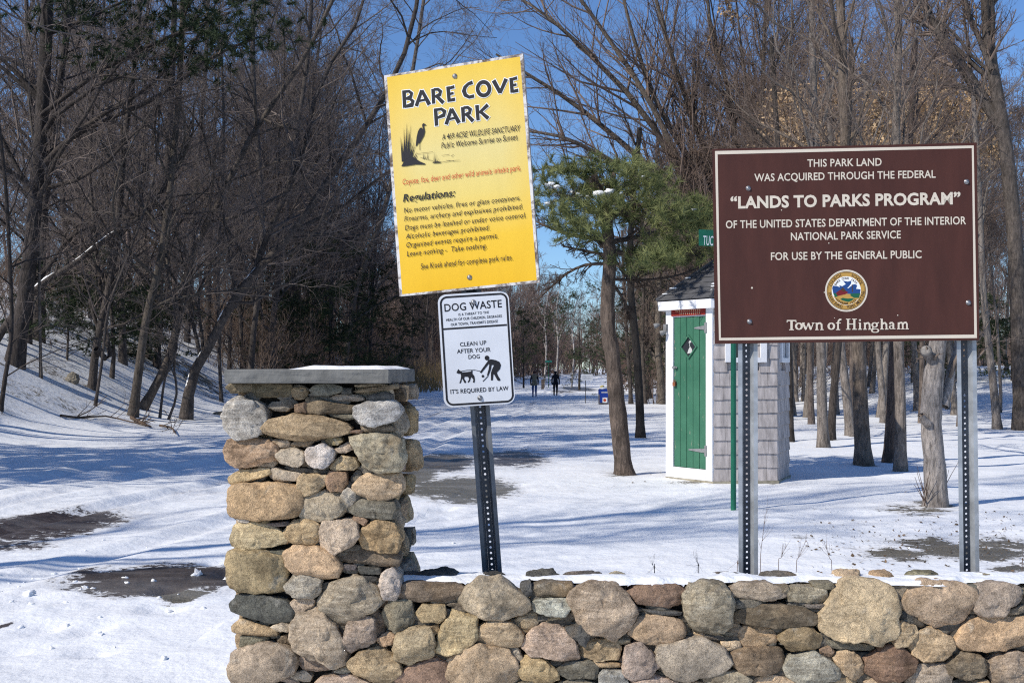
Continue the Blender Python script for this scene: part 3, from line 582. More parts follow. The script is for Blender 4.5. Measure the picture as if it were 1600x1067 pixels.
_tc = bpy.data.curves.new('lettering', 'FONT'); _to = bpy.data.objects.new('lettering', _tc); C.objects.link(_to); _tc.fill_mode = 'FRONT'; _tc.resolution_u = 3; _tc.dimensions = '2D'
def glyphs(txt, bold=0, shear=0, sp=1.0):
    _tc.body = txt; _tc.offset = bold; _tc.shear = shear; _tc.space_character = sp
    dg = bpy.context.evaluated_depsgraph_get(); dg.update(); e = _to.evaluated_get(dg); me = e.to_mesh()
    v = np.zeros(len(me.vertices)*3, np.float32); me.vertices.foreach_get('co', v); f = [tuple(p.vertices) for p in me.polygons]; e.to_mesh_clear()
    return v.reshape(-1, 3)[:, :2].astype(float), f
CAPH = np.ptp(glyphs('H')[0][:, 1])
def line(pn_, pr, txt, L, Rt, cap, mat, bold=0, shear=0, sp=1.03):
    v, f = glyphs(txt, bold, shear, sp); a, b = pn_.uv(*L), pn_.uv(*Rt)
    x0, x1 = v[:, 0].min(), v[:, 0].max(); e = b-a; wd = np.linalg.norm(e); e /= wd; up = np.array([-e[1], e[0]])
    mid = ((L[0]+Rt[0])/2, (L[1]+Rt[1])/2); sc = abs((pn_.uv(mid[0], mid[1]-cap)-pn_.uv(*mid))[1])/CAPH
    q = a+np.outer((v[:, 0]-x0)/(x1-x0)*wd, e)+np.outer(v[:, 1]*sc, up)
    pr.mb.add([(x, y, pr.z) for x, y in q], f, pr.mats.index(mat)); pr.z += pr.step
def arcpts(cx, cy, rx, ry_, a0, a1, n): return [(cx+rx*math.cos(math.radians(a0+(a1-a0)*k/(n-1))), cy-ry_*math.sin(math.radians(a0+(a1-a0)*k/(n-1)))) for k in range(n)]
def rrect(pts, rad, n=6):
    """rounded quad from 4 corners in order"""
    out = []; P = np.array(pts)
    for k in range(4):
        a, b, c = P[k-1], P[k], P[(k+1) % 4]; p0 = b+norm(a-b)*rad; p1 = b+norm(c-b)*rad
        for t in np.linspace(0, 1, n): out.append((1-t)**2*p0+2*t*(1-t)*(b*.72+(p0+p1)*.14)+t*t*p1)
    return np.array(out)

def slab(pl, w, h, t, rad=0):
    mb = MB(); o = rrect([(-w/2, -h/2), (w/2, -h/2), (w/2, h/2), (-w/2, h/2)], rad) if rad else np.array([(-w/2, -h/2), (w/2, -h/2), (w/2, h/2), (-w/2, h/2)]); n = len(o)
    mb.add([(x, y, 0) for x, y in o]+[(x, y, -t) for x, y in o], [tuple(range(n)), tuple(range(2*n-1, n-1, -1))]+[(n+k, n+(k+1) % n, (k+1) % n, k) for k in range(n)])
    return mb
def bolt(parent, uv, r, z=.001):
    mb = MB(); mb.lathe((0, 0, 0), [(r*1.35, 0), (r*1.35, r*.22), (r*1.0, r*.24), (r*.98, r*.55), (r*.72, r*.9), (r*.3, r*1.0)], 14)
    return obj('bolt', mb.mesh('bolt', True), BOLT, parent, (uv[0], uv[1], z))

def u_post(p0, p1, name='post', parent=None, yaw=0, scale=1.0, mat=None, front=0):
    """U-channel post: open side to -Y, real punched holes in the web"""
    p0, p1 = np.array(p0), np.array(p1); L = np.linalg.norm(p1-p0); mb = MB()
    prof = [(-.044, 0), (-.026, 0), (-.015, .03), (.015, .03), (.026, 0), (.044, 0)]; t = .0032
    prof = [(x*scale, y*scale) for x, y in prof]
    for k in (0, 1, 3, 4):
        (x0, y0), (x1, y1) = prof[k], prof[k+1]; d = np.array([x1-x0, y1-y0]); d /= np.linalg.norm(d); nn = np.array([-d[1], d[0]])*t
        e0 = .0 if k in (0, 3) else .0
        P = [(x0, y0), (x1, y1), (x1+nn[0], y1+nn[1]), (x0+nn[0], y0+nn[1])]
        mb.add([(x, y, 0) for x, y in P]+[(x, y, L) for x, y in P], [(0, 1, 5, 4), (1, 2, 6, 5), (2, 3, 7, 6), (3, 0, 4, 7), (3, 2, 1, 0), (4, 5, 6, 7)])
    wx, wy, hr, st = .0148*scale, .03*scale, .0052, .0254; n = int(L/st)
    for k in range(n+1):
        z0 = k*st; z1 = min(z0+st, L); 
        if z1-z0 < .005: continue
        zc = (z0+z1)/2; h2 = (z1-z0)/2
        o = [(wx, 0), (wx, h2), (0, h2), (-wx, h2), (-wx, 0), (-wx, -h2), (0, -h2), (wx, -h2)]
        i_ = [(hr*math.cos(math.pi/4*q), hr*math.sin(math.pi/4*q)) for q in range(8)]
        v = [(x, wy, zc+z) for x, z in o]+[(x, wy, zc+z) for x, z in i_]+[(x, wy+t, zc+z) for x, z in o]+[(x, wy+t, zc+z) for x, z in i_]
        f = [(q, (q+1) % 8, 8+(q+1) % 8, 8+q) for q in range(8)]+[(16+(q+1) % 8, 16+q, 24+q, 24+(q+1) % 8) for q in range(8)]+[(8+q, 8+(q+1) % 8, 24+(q+1) % 8, 24+q) for q in range(8)]
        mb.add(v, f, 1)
    me = mb.mesh('post'); ax = Vector(p1-p0).normalized(); y = (Matrix.Rotation(yaw, 3, 'Z') @ Vector((0, 1, 0))); y = (y-ax*y.dot(ax)).normalized(); x = y.cross(ax)
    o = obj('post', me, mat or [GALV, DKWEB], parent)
    m = Matrix(((x[0], y[0], ax[0], p0[0]), (x[1], y[1], ax[1], p0[1]), (x[2], y[2], ax[2], p0[2]), (0, 0, 0, 1)))
    o.matrix_basis = (Matrix.Translation(parent.location).inverted() @ m) if parent else m
    return o
def place(o, parent, pl, dz=0):
    m = pl.M() @ Matrix.Translation((0, 0, dz)); o.matrix_basis = Matrix.Translation(parent.location).inverted() @ m

# --- brown sign on two posts
BR = Panel(1.493, 5.1, 2.1972, -.0595, .013, 1.1662, .879); BR.crop(1100, 210, 3.139)
ps = [(1170, 5.15), (1519, 5.10)]
lw = empty('park_sign', ((1344-800)/F*5.13, 5.13, gz(1.57, 5.13)), 'wide brown sign board with cream lettering and round seal on two steel posts', 'sign')
pan = obj('sign_panel', slab(BR, BR.w, BR.h, .012).mesh('panel', bevel=.0012), BROWN, lw); place(pan, lw, BR)
pr = Print([CREAM]); q = [(60, 91), (1318, 62), (1332, 990), (78, 1004)]
uv = BR.uvs(q); wd = .0115
pr.ribbon(uv, wd, CREAM, closed=True)
obj('border', pr.mesh('border'), [CREAM], pan)
pr = Print([CREAM], .0009)
for t, L, Rt, cp, bo in (("THIS PARK LAND", (507, 160), (871, 154), 36, .014), ("WAS ACQUIRED THROUGH THE FEDERAL", (247, 231), (1136, 213), 36, .014), ("\u201cLANDS TO PARKS PROGRAM\u201d", (130, 363), (1258, 341), 55, .034),
                         ("OF THE UNITED STATES DEPARTMENT OF THE INTERIOR", (107, 461), (1285, 441), 37, .014), ("NATIONAL PARK SERVICE", (426, 520), (965, 510), 37, .014), ("FOR USE BY THE GENERAL PUBLIC", (328, 617), (1067, 607), 37, .014)):
    line(BR, pr, t, L, Rt, cp, CREAM, bo)
for x, y, r in ((235, 753, 5), (380, 372, 3), (950, 887, 3), (590, 775, 3), (612, 534, 3), (640, 900, 2)): pr.disc(BR.uv(x, y), r/3.139/F*5.1, CREAM, 7)
BR.crop(1220, 490, 7.619)
def st(pts, w_): pr.ribbon(BR.uvs(pts), w_/7.619/F*5.1*1.12, CREAM)
def el(cx, cy, rx, ry_, w_): 
    p = BR.uvs(arcpts(cx, cy, rx, ry_, 0, 360, 25)[:-1]); k = np.abs(np.cos(np.linspace(0, 2*np.pi, 25)[:-1])); pr.ribbon(p, (w_*(.55+.6*k))/7.619/F*5.1*1.05, CREAM, closed=True)
st([(72, 83), (182, 83)], 13); st([(76, 78), (74, 106)], 9); st([(178, 78), (181, 106)], 9); st([(127, 85), (127, 190)], 24); st([(98, 192), (156, 192)], 9)
el(215, 150, 34, 36, 21); st([(262, 112), (300, 192)], 21); st([(298, 190), (325, 118)], 10); st([(325, 112), (358, 192)], 21); st([(356, 190), (386, 114)], 10); st([(252, 111), (286, 111)], 8); st([(368, 111), (400, 111)], 8)
st([(427, 111), (427, 190)], 20); st([(430, 132), (448, 115), (468, 113), (484, 128), (487, 190)], 17); st([(408, 191), (448, 191)], 9); st([(467, 191), (510, 191)], 9); st([(411, 113), (430, 113)], 8)
el(600, 150, 33, 36, 21); st([(680, 190), (680, 105), (688, 82), (703, 70), (720, 73)], 18); st([(655, 112), (712, 112)], 9); st([(655, 191), (706, 191)], 9)
st([(800, 66), (800, 186)], 22); st([(874, 66), (874, 186)], 22); st([(800, 124), (874, 124)], 11)
for a, b_, y in ((774, 828, 66), (848, 904, 66), (774, 828, 187), (848, 904, 187)): st([(a, y), (b_, y)], 9)
st([(942, 108), (942, 186)], 20); st([(940, 68), (940, 88)], 21); st([(918, 187), (966, 187)], 9); st([(924, 110), (944, 110)], 8)
st([(1000, 108), (1000, 186)], 20); st([(1003, 130), (1020, 113), (1040, 111), (1054, 126), (1057, 186)], 17); st([(980, 187), (1022, 187)], 9); st([(1037, 187), (1080, 187)], 9); st([(984, 110), (1002, 110)], 8)
el(1115, 135, 28, 26, 17); el(1121, 202, 40, 21, 14); st([(1138, 116), (1166, 106)], 10); st([(1097, 158), (1090, 178), (1112, 186)], 11)
st([(1200, 62), (1200, 184)], 20); st([(1203, 130), (1220, 113), (1240, 111), (1254, 126), (1257, 184)], 17); st([(1180, 185), (1222, 185)], 9); st([(1237, 185), (1280, 185)], 9); st([(1182, 64), (1202, 64)], 8)
st([(1292, 124), (1304, 110), (1324, 109), (1337, 122), (1338, 182)], 17); el(1315, 161, 22, 19, 14); st([(1338, 180), (1362, 180)], 9)
st([(1400, 104), (1400, 182)], 19); st([(1403, 126), (1418, 109), (1436, 107), (1448, 122), (1450, 182)], 16); st([(1453, 126), (1468, 107), (1486, 105), (1498, 120), (1500, 182)], 16)
for a, b_ in ((1380, 1422), (1431, 1471), (1481, 1522)): st([(a, 182), (b_, 182)], 9)
obj('lettering', pr.mesh('lettering'), [CREAM], pan)
# round town seal
BR.crop(1270, 400, 10.67); sc_ = BR.uv(558, 580); k_ = 1/10.67/F*5.1
mats = [CREAM, BRN, GOLD, WHITE, BLUE, DKRED, GREEN, BLACK]; pr = Print(mats, .0010)
pr.disc(sc_, 350*k_, CREAM); pr.disc(sc_, 322*k_, BRN); pr.disc(sc_, 312*k_, GOLD); pr.ribbon([sc_+np.array([math.cos(t), math.sin(t)])*300*k_ for t in np.linspace(0, 2*math.pi, 49)[:-1]], 5*k_, BRN, True); pr.disc(sc_, 240*k_, WHITE)
P = lambda m, *p: pr.poly(BR.uvs(p), m)
P(BLUE, (322, 540), (335, 495), (400, 502), (450, 520), (440, 488), (490, 505), (548, 470), (500, 412), (580, 428), (642, 412), (638, 460), (585, 535), (650, 480), (700, 470), (740, 488), (722, 548), (796, 556), (785, 640), (600, 640), (340, 620))
P(WHITE, (575, 535), (640, 475), (650, 490), (590, 540))
P(GOLD, (340, 670), (430, 660), (560, 630), (640, 635), (690, 680), (790, 640), (770, 700), (690, 780), (600, 815), (500, 812), (400, 760))
P(GREEN, (336, 620), (405, 620), (430, 665), (372, 692)); P(GREEN, (625, 628), (792, 620), (768, 700), (690, 700), (628, 665)); P(GREEN, (455, 720), (500, 697), (570, 710), (690, 705), (650, 745), (590, 768), (500, 745))
P(DKRED, (385, 615), (440, 575), (490, 548), (545, 580), (592, 606), (540, 640), (410, 668)); P(BRN, (462, 562), (497, 520), (560, 590), (500, 592)); P(BRN, (652, 480), (664, 480), (666, 600), (650, 600))
def ring(txt, rad, a0, a1, hgt, mat, flip=False):
    for i, ch in enumerate(txt):
        if ch == ' ': continue
        t = math.radians(a0+(a1-a0)*i/max(1, len(txt)-1)); v, f = glyphs(ch, .02); v[:, 0] -= v[:, 0].mean(); v = v*hgt/CAPH
        rv = np.array([math.cos(t), math.sin(t)]); tv = np.array([math.sin(t), -math.cos(t)])
        if flip: p = sc_+rv*(rad)*k_-np.outer(v[:, 1]-hgt/2, rv)*k_-np.outer(v[:, 0], tv)*k_
        else: p = sc_+rv*rad*k_+np.outer(v[:, 1]-hgt/2, rv)*k_+np.outer(v[:, 0], tv)*k_
        pr.mb.add([(x, y, pr.z) for x, y in p], f, mats.index(mat)); pr.z += pr.step/4
ring('CHURCH', 272, 158, 112, 42, BRN); ring('SCHOOL', 272, 68, 24, 42, BRN); ring('TRAIN BAND', 272, 186, 252, 42, BRN, True); ring('TOWN MEETING', 272, 274, 354, 42, BRN, True)
ring('BARE COVE 1633', 208, 148, 38, 34, BRN); ring('HINGHAM 1635', 212, 222, 312, 34, BRN, True)
obj('seal', pr.mesh('seal'), mats, pan)
BR.crop(1100, 210, 3.139)
for x, y in ((217, 265), (1287, 233), (223, 918), (1296, 825)): bolt(pan, BR.uv(x, y), .0085)
for px, Y in ps:
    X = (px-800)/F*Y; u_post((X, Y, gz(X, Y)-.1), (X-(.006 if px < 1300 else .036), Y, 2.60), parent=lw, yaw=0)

# --- leaning post with the yellow board and the dog waste notice
kY, kD = 5.075/5.05, 5.045/5.08
YE = Panel(-.2301*kY, 5.075, HC+.8389*kY, -.2848, .0754, .6556*kY, 1.0043*kY); YE.crop(590, 80, 2.736)
DG = Panel(-.1593*kD, 5.045, HC+.0759*kD, -.0172, .0612, .3182*kD, .5035*kD); DG.crop(670, 440, 4.85)
pb0, pb1 = np.array(W(769, 893, 5.10)), np.array(W(712, 128, 5.12)); dv = (pb0-pb1)/np.linalg.norm(pb0-pb1); g0 = gz(pb0[0], 5.1)
foot = pb0+dv*(pb0[2]-g0+.08)
pp = empty('park_sign', (foot[0], foot[1], g0), 'leaning post with a tall yellow rules board above a small white dog waste notice', 'sign')
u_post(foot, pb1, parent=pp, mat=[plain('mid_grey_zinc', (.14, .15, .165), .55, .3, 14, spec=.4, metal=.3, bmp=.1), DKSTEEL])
yb = obj('rules_board', slab(YE, YE.w, YE.h, .018).mesh('board', bevel=.001), WOODEDGE, pp); place(yb, pp, YE, -.001)
fm = MB(); iw, ih = YE.w/2-.014, YE.h/2-.012
fm.add([(-iw, -ih-.003, .0005), (iw+.002, -ih, .0005), (iw, ih, .0005), (-iw, ih+.002, .0005)], [(0, 1, 2, 3)]); obj('printed_face', fm.mesh('face'), YELLOW, yb)
em = MB(); a, b_, e = YE.w/2, YE.h/2, .0008
for x0, y0, x1, y1 in ((-a, -b_, a, -ih), (-a, ih, a, b_), (-a, -ih, -iw, ih), (iw, -ih, a, ih)):
    em.add([(x0, y0, .0003), (x1, y0, .0003), (x1, y1, .0003), (x0, y1, .0003)], [(0, 1, 2, 3)])
obj('edging', em.mesh('edging'), PEEL, yb)
mats = [BLACK, WHITE, RED]; pr = Print(mats, .0011)
YE.crop(620, 110, 6.667); s_ = 1/6.667/F*5.0
ST = [([(75, 212), (82, 392)], [42, 38]), ([(80, 225), (128, 220), (154, 242), (148, 275), (95, 298)], [28, 28, 34, 30, 24]), ([(90, 297), (140, 300), (168, 325), (160, 362), (84, 382)], [24, 28, 36, 34, 28]),
      ([(260, 210), (203, 375)], [36, 40]), ([(262, 212), (340, 360)], [34, 44]), ([(232, 322), (305, 306)], 24),
      ([(378, 196), (384, 350)], [40, 36]), ([(385, 202), (430, 200), (455, 222), (448, 256), (395, 278)], [26, 30, 36, 32, 24]), ([(412, 268), (486, 342)], [34, 42]),
      ([(534, 172), (546, 330)], [40, 36]), ([(540, 190), (600, 174)], [28, 34]), ([(545, 250), (592, 240)], 26), ([(548, 316), (608, 304)], [30, 36]),
      ([(790, 128), (745, 145), (712, 178), (700, 218), (715, 260), (755, 282), (806, 270)], [40, 32, 38, 44, 40, 32, 36]),
      ([(1008, 108), (1078, 236)], [44, 40]), ([(1140, 92), (1076, 240)], [42, 32]),
      ([(1192, 82), (1202, 236)], [40, 36]), ([(1198, 97), (1254, 82)], [28, 34]), ([(1202, 160), (1247, 151)], 26), ([(1206, 224), (1266, 211)], [30, 36]),
      ([(404, 400), (415, 580)], [40, 38]), ([(410, 414), (465, 406), (498, 430), (490, 470), (420, 500)], [26, 30, 38, 34, 24]),
      ([(570, 402), (515, 566)], [36, 40]), ([(572, 404), (650, 550)], [34, 44]), ([(543, 512), (615, 496)], 24),
      ([(688, 386), (696, 540)], [40, 36]), ([(696, 392), (740, 389), (766, 410), (758, 446), (706, 467)], [26, 30, 36, 32, 24]), ([(724, 457), (796, 532)], [34, 42]),
      ([(836, 366), (848, 525)], [40, 36]), ([(950, 362), (860, 446)], [40, 28]), ([(866, 428), (954, 504)], [30, 42])]
OC = arcpts(905, 195, 62, 70, 0, 360, 33)[:-1]
for m, ex in ((WHITE, 17), (BLACK, 0)):
    for pts, w_ in ST: pr.ribbon(YE.uvs(pts), (np.array(w_)+ex)*s_, m, cap=ex/2*s_)
    pr.ribbon(YE.uvs(OC), (40+ex)*s_, m, closed=True)
pr.poly(YE.uvs([(265, 570), (278, 553), (293, 560), (313, 576), (292, 578), (283, 584), (290, 605), (295, 640), (286, 682), (262, 726), (245, 757), (225, 762), (212, 786), (199, 798), (202, 760), (208, 700), (222, 640), (242, 603), (262, 600), (276, 618), (268, 592)]), BLACK)
for a, b_ in (((237, 755), (237, 830)), ((244, 755), (245, 835))): pr.ribbon(YE.uvs([a, b_]), 3*s_, BLACK)
pr.poly(YE.uvs([(48, 1003), (72, 960), (100, 905), (140, 893), (190, 915), (240, 950), (302, 977), (293, 986), (200, 984), (100, 1000)]), BLACK)
for bx, by, tx, ty in ((62, 955, 40, 690), (85, 940, 75, 595), (100, 930, 105, 545), (115, 920, 148, 565), (135, 930, 182, 740), (150, 930, 196, 775), (75, 950, 48, 800), (118, 910, 125, 615), (140, 930, 165, 830), (168, 940, 212, 850), (92, 930, 88, 655), (108, 920, 136, 700), (125, 915, 160, 690), (190, 935, 215, 880), (78, 945, 60, 740)):
    pr.poly(YE.uvs([(bx-9, by), (bx+9, by), (tx, ty)]), BLACK)
pr.poly(YE.uvs([(368, 971), (395, 955), (430, 952), (472, 957), (455, 966), (400, 969)]), BLACK)
for bx, by, tx, ty in ((390, 960, 393, 845), (405, 960, 415, 875), (420, 960, 442, 915), (280, 925, 278, 858), (325, 925, 326, 852), (300, 925, 296, 880)): pr.poly(YE.uvs([(bx-4, by), (bx+4, by), (tx, ty)]), BLACK)
for pts in ([(210, 872), (380, 852)], [(250, 912), (380, 946)], [(470, 960), (540, 948), (610, 942), (660, 939)], [(470, 890), (550, 880)], [(580, 905), (572, 895), (596, 878)], [(515, 940), (600, 948)]): pr.ribbon(YE.uvs(pts), 3*s_, BLACK)
YE.crop(590, 80, 2.736)
for t, L, Rt, cp, bo, sh, m in (("A 469 ACRE WILDLIFE SANCTUARY", (277, 380), (612, 341), 24, .006, .18, BLACK), ("Public Welcome Sunrise to Sunset.", (274, 417), (602, 379), 24, .006, .18, BLACK), ("Coyote, fox, deer and other wild animals inhabit park.", (109, 572), (614, 511), 24, .002, .1, RED),
        ("Regulations:", (110, 645), (333, 621), 31, .018, .22, BLACK), ("No motor vehicles, fires or glass containers.", (114, 692), (612, 637), 21, .004, .18, BLACK), ("Firearms, archery and explosives prohibited.", (116, 728), (622, 674), 21, .004, .18, BLACK),
        ("Dogs must be leashed or under voice control.", (119, 766), (636, 712), 21, .004, .18, BLACK), ("Alcoholic beverages prohibited.", (122, 803), (480, 764), 21, .004, .18, BLACK), ("Organized events require a permit.", (125, 840), (515, 799), 21, .004, .18, BLACK),
        ("Leave nothing -  Take nothing.", (127, 877), (468, 842), 21, .004, .18, BLACK), ("See Kiosk ahead for complete park rules.", (187, 932), (578, 892), 23, .004, .08, BLACK)):
    line(YE, pr, t, L, Rt, cp, m, bo, sh, 1.06)
obj('lettering', pr.mesh('lettering'), mats, yb)
for x, y in ((330, 108), (393, 967)): bolt(yb, YE.uv(x, y), .0085)
db = obj('dog_notice', slab(DG, DG.w, DG.h, .003, .034).mesh('plate'), solid('white_sign_face', (.62, .64, .68), .45), pp); place(db, pp, DG)
pr = Print([BLACK], .0008)
pr.ribbon(rrect(DG.uvs([(88, 122), (588, 90), (640, 905), (140, 935)]), .026, 8), .0085, BLACK, closed=True); pr.ribbon(DG.uvs([(105, 361), (592, 328)]), .0078, BLACK)
for t, L, Rt, cp, bo in (("DOG WASTE", (120, 228), (555, 194), 56, .014), ("IS A THREAT TO THE", (226, 260), (456, 241), 18, .012), ("HEALTH OF OUR CHILDREN, DEGRADES", (132, 301), (555, 270), 19, .012), ("OUR TOWN, TRANSMITS DISEASE", (167, 336), (524, 309), 19, .012),
                         ("CLEAN UP", (237, 492), (437, 476), 30, .012), ("AFTER YOUR", (214, 545), (469, 529), 31, .012), ("DOG", (301, 586), (387, 581), 30, .012), ("IT'S REQUIRED BY LAW", (165, 850), (605, 822), 31, .012)):
    line(DG, pr, t, L, Rt, cp, BLACK, bo)
s_ = 1/4.85/F*5.08
pr.poly(DG.uvs([(209, 690), (224, 661), (232, 671), (248, 681), (254, 687), (300, 683), (318, 681), (327, 671), (332, 676), (330, 695), (345, 715), (350, 745), (346, 766), (334, 763), (338, 742), (322, 722), (316, 738), (312, 752), (300, 766), (294, 760), (306, 740), (298, 721), (272, 720), (268, 735), (283, 758), (280, 768), (269, 766), (256, 738), (252, 735), (248, 755), (240, 771), (231, 768), (240, 745), (245, 715), (240, 697), (224, 698)]), BLACK)
pr.ribbon(DG.uvs([(244, 680), (290, 671), (350, 670), (394, 680)]), 4*s_, BLACK); pr.disc(DG.uv(441, 578), 18*s_, BLACK, 20)
pr.poly(DG.uvs([(446, 596), (470, 588), (505, 594), (536, 608), (547, 632), (540, 662), (516, 690), (524, 712), (543, 742), (538, 752), (521, 749), (498, 708), (490, 700), (485, 748), (471, 748), (471, 690), (480, 662), (494, 632), (470, 632), (452, 622)]), BLACK)
pr.ribbon(DG.uvs([(456, 606), (424, 648), (392, 690)]), [19*s_, 17*s_, 13*s_], BLACK); pr.ribbon(DG.uvs([(470, 612), (462, 665), (446, 712)]), [19*s_, 17*s_, 12*s_], BLACK); pr.ribbon(DG.uvs([(450, 714), (410, 756)]), 6*s_, BLACK); pr.disc(DG.uv(410, 716), 10*s_, BLACK, 14)
obj('lettering', pr.mesh('lettering'), [BLACK], db)
for x, y in ((338, 157), (388, 880)): bolt(db, DG.uv(x, y), .0085)

# --- green street sign on its own green pole beside the shed
def sheet(mb, c, u, v, n, t=.004):
    o = [c-u-v, c+u-v, c+u+v, c-u+v]; mb.add([p+n*t/2 for p in o]+[p-n*t/2 for p in o], [(0, 1, 2, 3), (7, 6, 5, 4), (4, 5, 1, 0), (5, 6, 2, 1), (6, 7, 3, 2), (7, 4, 0, 3)])
X, Y, Z = G(1146, 795); SG = plain('green_paint', (.012, .13, .075), .5, .15, 10)
ss = empty('street_sign', (X, Y, Z), 'slim dark green pole with a green street name blade in front of the shed', 'street sign')
mb = MB(); mb.tube([(0, 0, -.1), (0, 0, HC+(H-352)/F*Y-Z)], [.032, .032], 12); obj('pole', mb.mesh('pole', False), SG, ss)
bl = Panel(0, Y-.05, 0, 0, 0, 1, 1); c0 = np.array(W(1146, 373, Y-.05)); mb = MB(); tilt = np.array([1, 0, -.03]); sheet(mb, c0-np.array([X, Y, Z]), tilt*.40, UP*.093, np.array([0, -1., 0])); bo = obj('name_blade', mb.mesh('blade'), SG, ss)
bp = Panel(c0[0], c0[1]-.0025, c0[2], 0, -.03, .8, .186); bp.crop(1010, 340, 2.424); pr = Print([WHITE], .0006)
line(bp, pr, 'TUC', (214, 104), (252, 106), 35, WHITE, .004); o = obj('lettering', pr.mesh('lettering'), [WHITE], bo); o.matrix_basis = Matrix.Translation(ss.location).inverted() @ bp.M()
# ------------------------------------------------------------------ hexagonal watchman's shed
HX, HY, HS, HT = 3.2042, 16.83, .9036, math.radians(-83.8747)
hz = gz(HX, HY); SHZ = hz-.0
shed = empty('shed', (HX, HY, hz), 'small six sided shingled shed with a green plank door and pointed grey roof', 'shed')
SHINGLE = plain('weathered_cedar', (.41, .37, .35), .9, .36, 4.5, bmp=.5, bd=.004, stretch=(3, 3, .6)); WPAINT = plain('white_trim_paint', (.74, .74, .75), .55, .06, 6, bmp=.2)
ASPH = plain('asphalt_shingle', (.088, .088, .094), .95, .2, 14, bmp=.4)
def door_mat():
    m, n, b = newmat('green_door_paint', .6, .3); tc = N(n, 'ShaderNodeTexCoord'); f = noise(n, 5, 7, .75, stretch=(2.2, 2.2, .7)); g = noise(n, 3, 4)
    c = ramp(n, g, [(.3, (.032, .125, .075)), (.7, (.05, .165, .10))]); c = mix(n, ramp(n, f, [(.61, (0, 0, 0)), (.66, (.85, .85, .85))]), c, (.30, .28, .22)); n.links.new(c, b.inputs['Base Color']); bump(n, b, f, .2, .003); return m
DOORG = door_mat(); HINGE = plain('hinge_steel', (.30, .30, .30), .5, .3, 20, metal=.5); RUST = plain('rusty_lock', (.30, .10, .045), .8, .3, 20)
zt = lambda py, Y=16.4: HC+(H-py)/F*Y-hz
WALLTOP = zt(472)
def face(k):                               # k=0 middle, -1 door side ... outward normal angle
    a = HT+k*math.pi/3; n = np.array([math.cos(a), math.sin(a), 0]); u = np.array([-n[1], n[0], 0]); return n, u, n*HS*math.sqrt(3)/2
sh = MB(); core = MB(); rs = np.random.default_rng(5)
hexp = [np.array([math.cos(HT+math.pi/6+k*math.pi/3), math.sin(HT+math.pi/6+k*math.pi/3), 0])*(HS-.03) for k in range(6)]
core.add([p+UP*.02 for p in hexp]+[p+UP*(WALLTOP-.02) for p in hexp], [tuple(range(5, -1, -1)), tuple(range(6, 12))]+[(k, (k+1) % 6, 6+(k+1) % 6, 6+k) for k in range(6)])
RH = .192; WZ0, WZ1, WW = zt(566, 16.1), zt(566, 16.1)+.62, .30
for k in (0, 1, 2, 3, 4):
    n, u, c = face(k); z = .02; r = 0
    while z < WALLTOP-.02:
        h = min(RH, WALLTOP-z); x = -HS/2-.012
        while x < HS/2:
            l = min(rs.uniform(.08, .26), HS/2+.012-x)
            if HS/2+.012-x-l < .05: l = HS/2+.012-x
            dz = rs.normal(0, .004); t0 = .030+rs.uniform(0, .004); t1 = .012; x0, x1 = x+.002, x+l-.002
            hole = z+h > WZ0 and z < WZ1 and x1 > -WW and x0 < WW and k in (0, 1, 3)
            zb = z+dz
            if hole and (x0 > -WW-.0 and x1 < WW): x += l; continue
            v = [c+u*x0+n*t0+UP*zb, c+u*x1+n*t0+UP*zb, c+u*x1+n*t1+UP*(z+h+.02), c+u*x0+n*t1+UP*(z+h+.02), c+u*x0-n*.02+UP*zb, c+u*x1-n*.02+UP*zb, c+u*x1-n*.02+UP*(z+h+.02), c+u*x0-n*.02+UP*(z+h+.02)]
            sh.add(v, [(0, 1, 2, 3), (4, 5, 1, 0), (5, 6, 2, 1), (7, 4, 0, 3), (6, 7, 3, 2)]); x += l
        z += h
obj('inner_wall', core.mesh('core'), SHINGLE, shed); obj('shingled_wall', sh.mesh('shingles'), SHINGLE, shed)
GLASS = solid('dark_window_glass', (.02, .023, .027), .08, .6)
for k in (0, 1, 3):                         # white framed windows
    n, u, c = face(k); R3 = Matrix((u, -n, UP)).transposed(); mb = MB(); zc = (WZ0+WZ1)/2; hh = WZ1-WZ0
    for s in (-1, 1): mb.box(c+n*.03+u*s*(WW-.045)+UP*zc, (.09, .055, hh), R3)
    for z in (WZ0+.03, WZ1-.045): mb.box(c+n*.03+UP*z, (2*WW-.18, .05, .07), R3)
    mb.box(c+n*.02+UP*zc, (.03, .03, hh-.14), R3)
    wf = obj('window', mb.mesh('window', bevel=.003), WPAINT, shed); g = MB(); g.box(c+n*.006+UP*zc, (2*WW-.18, .012, hh-.12), R3); obj('pane', g.mesh('pane'), GLASS, wf)
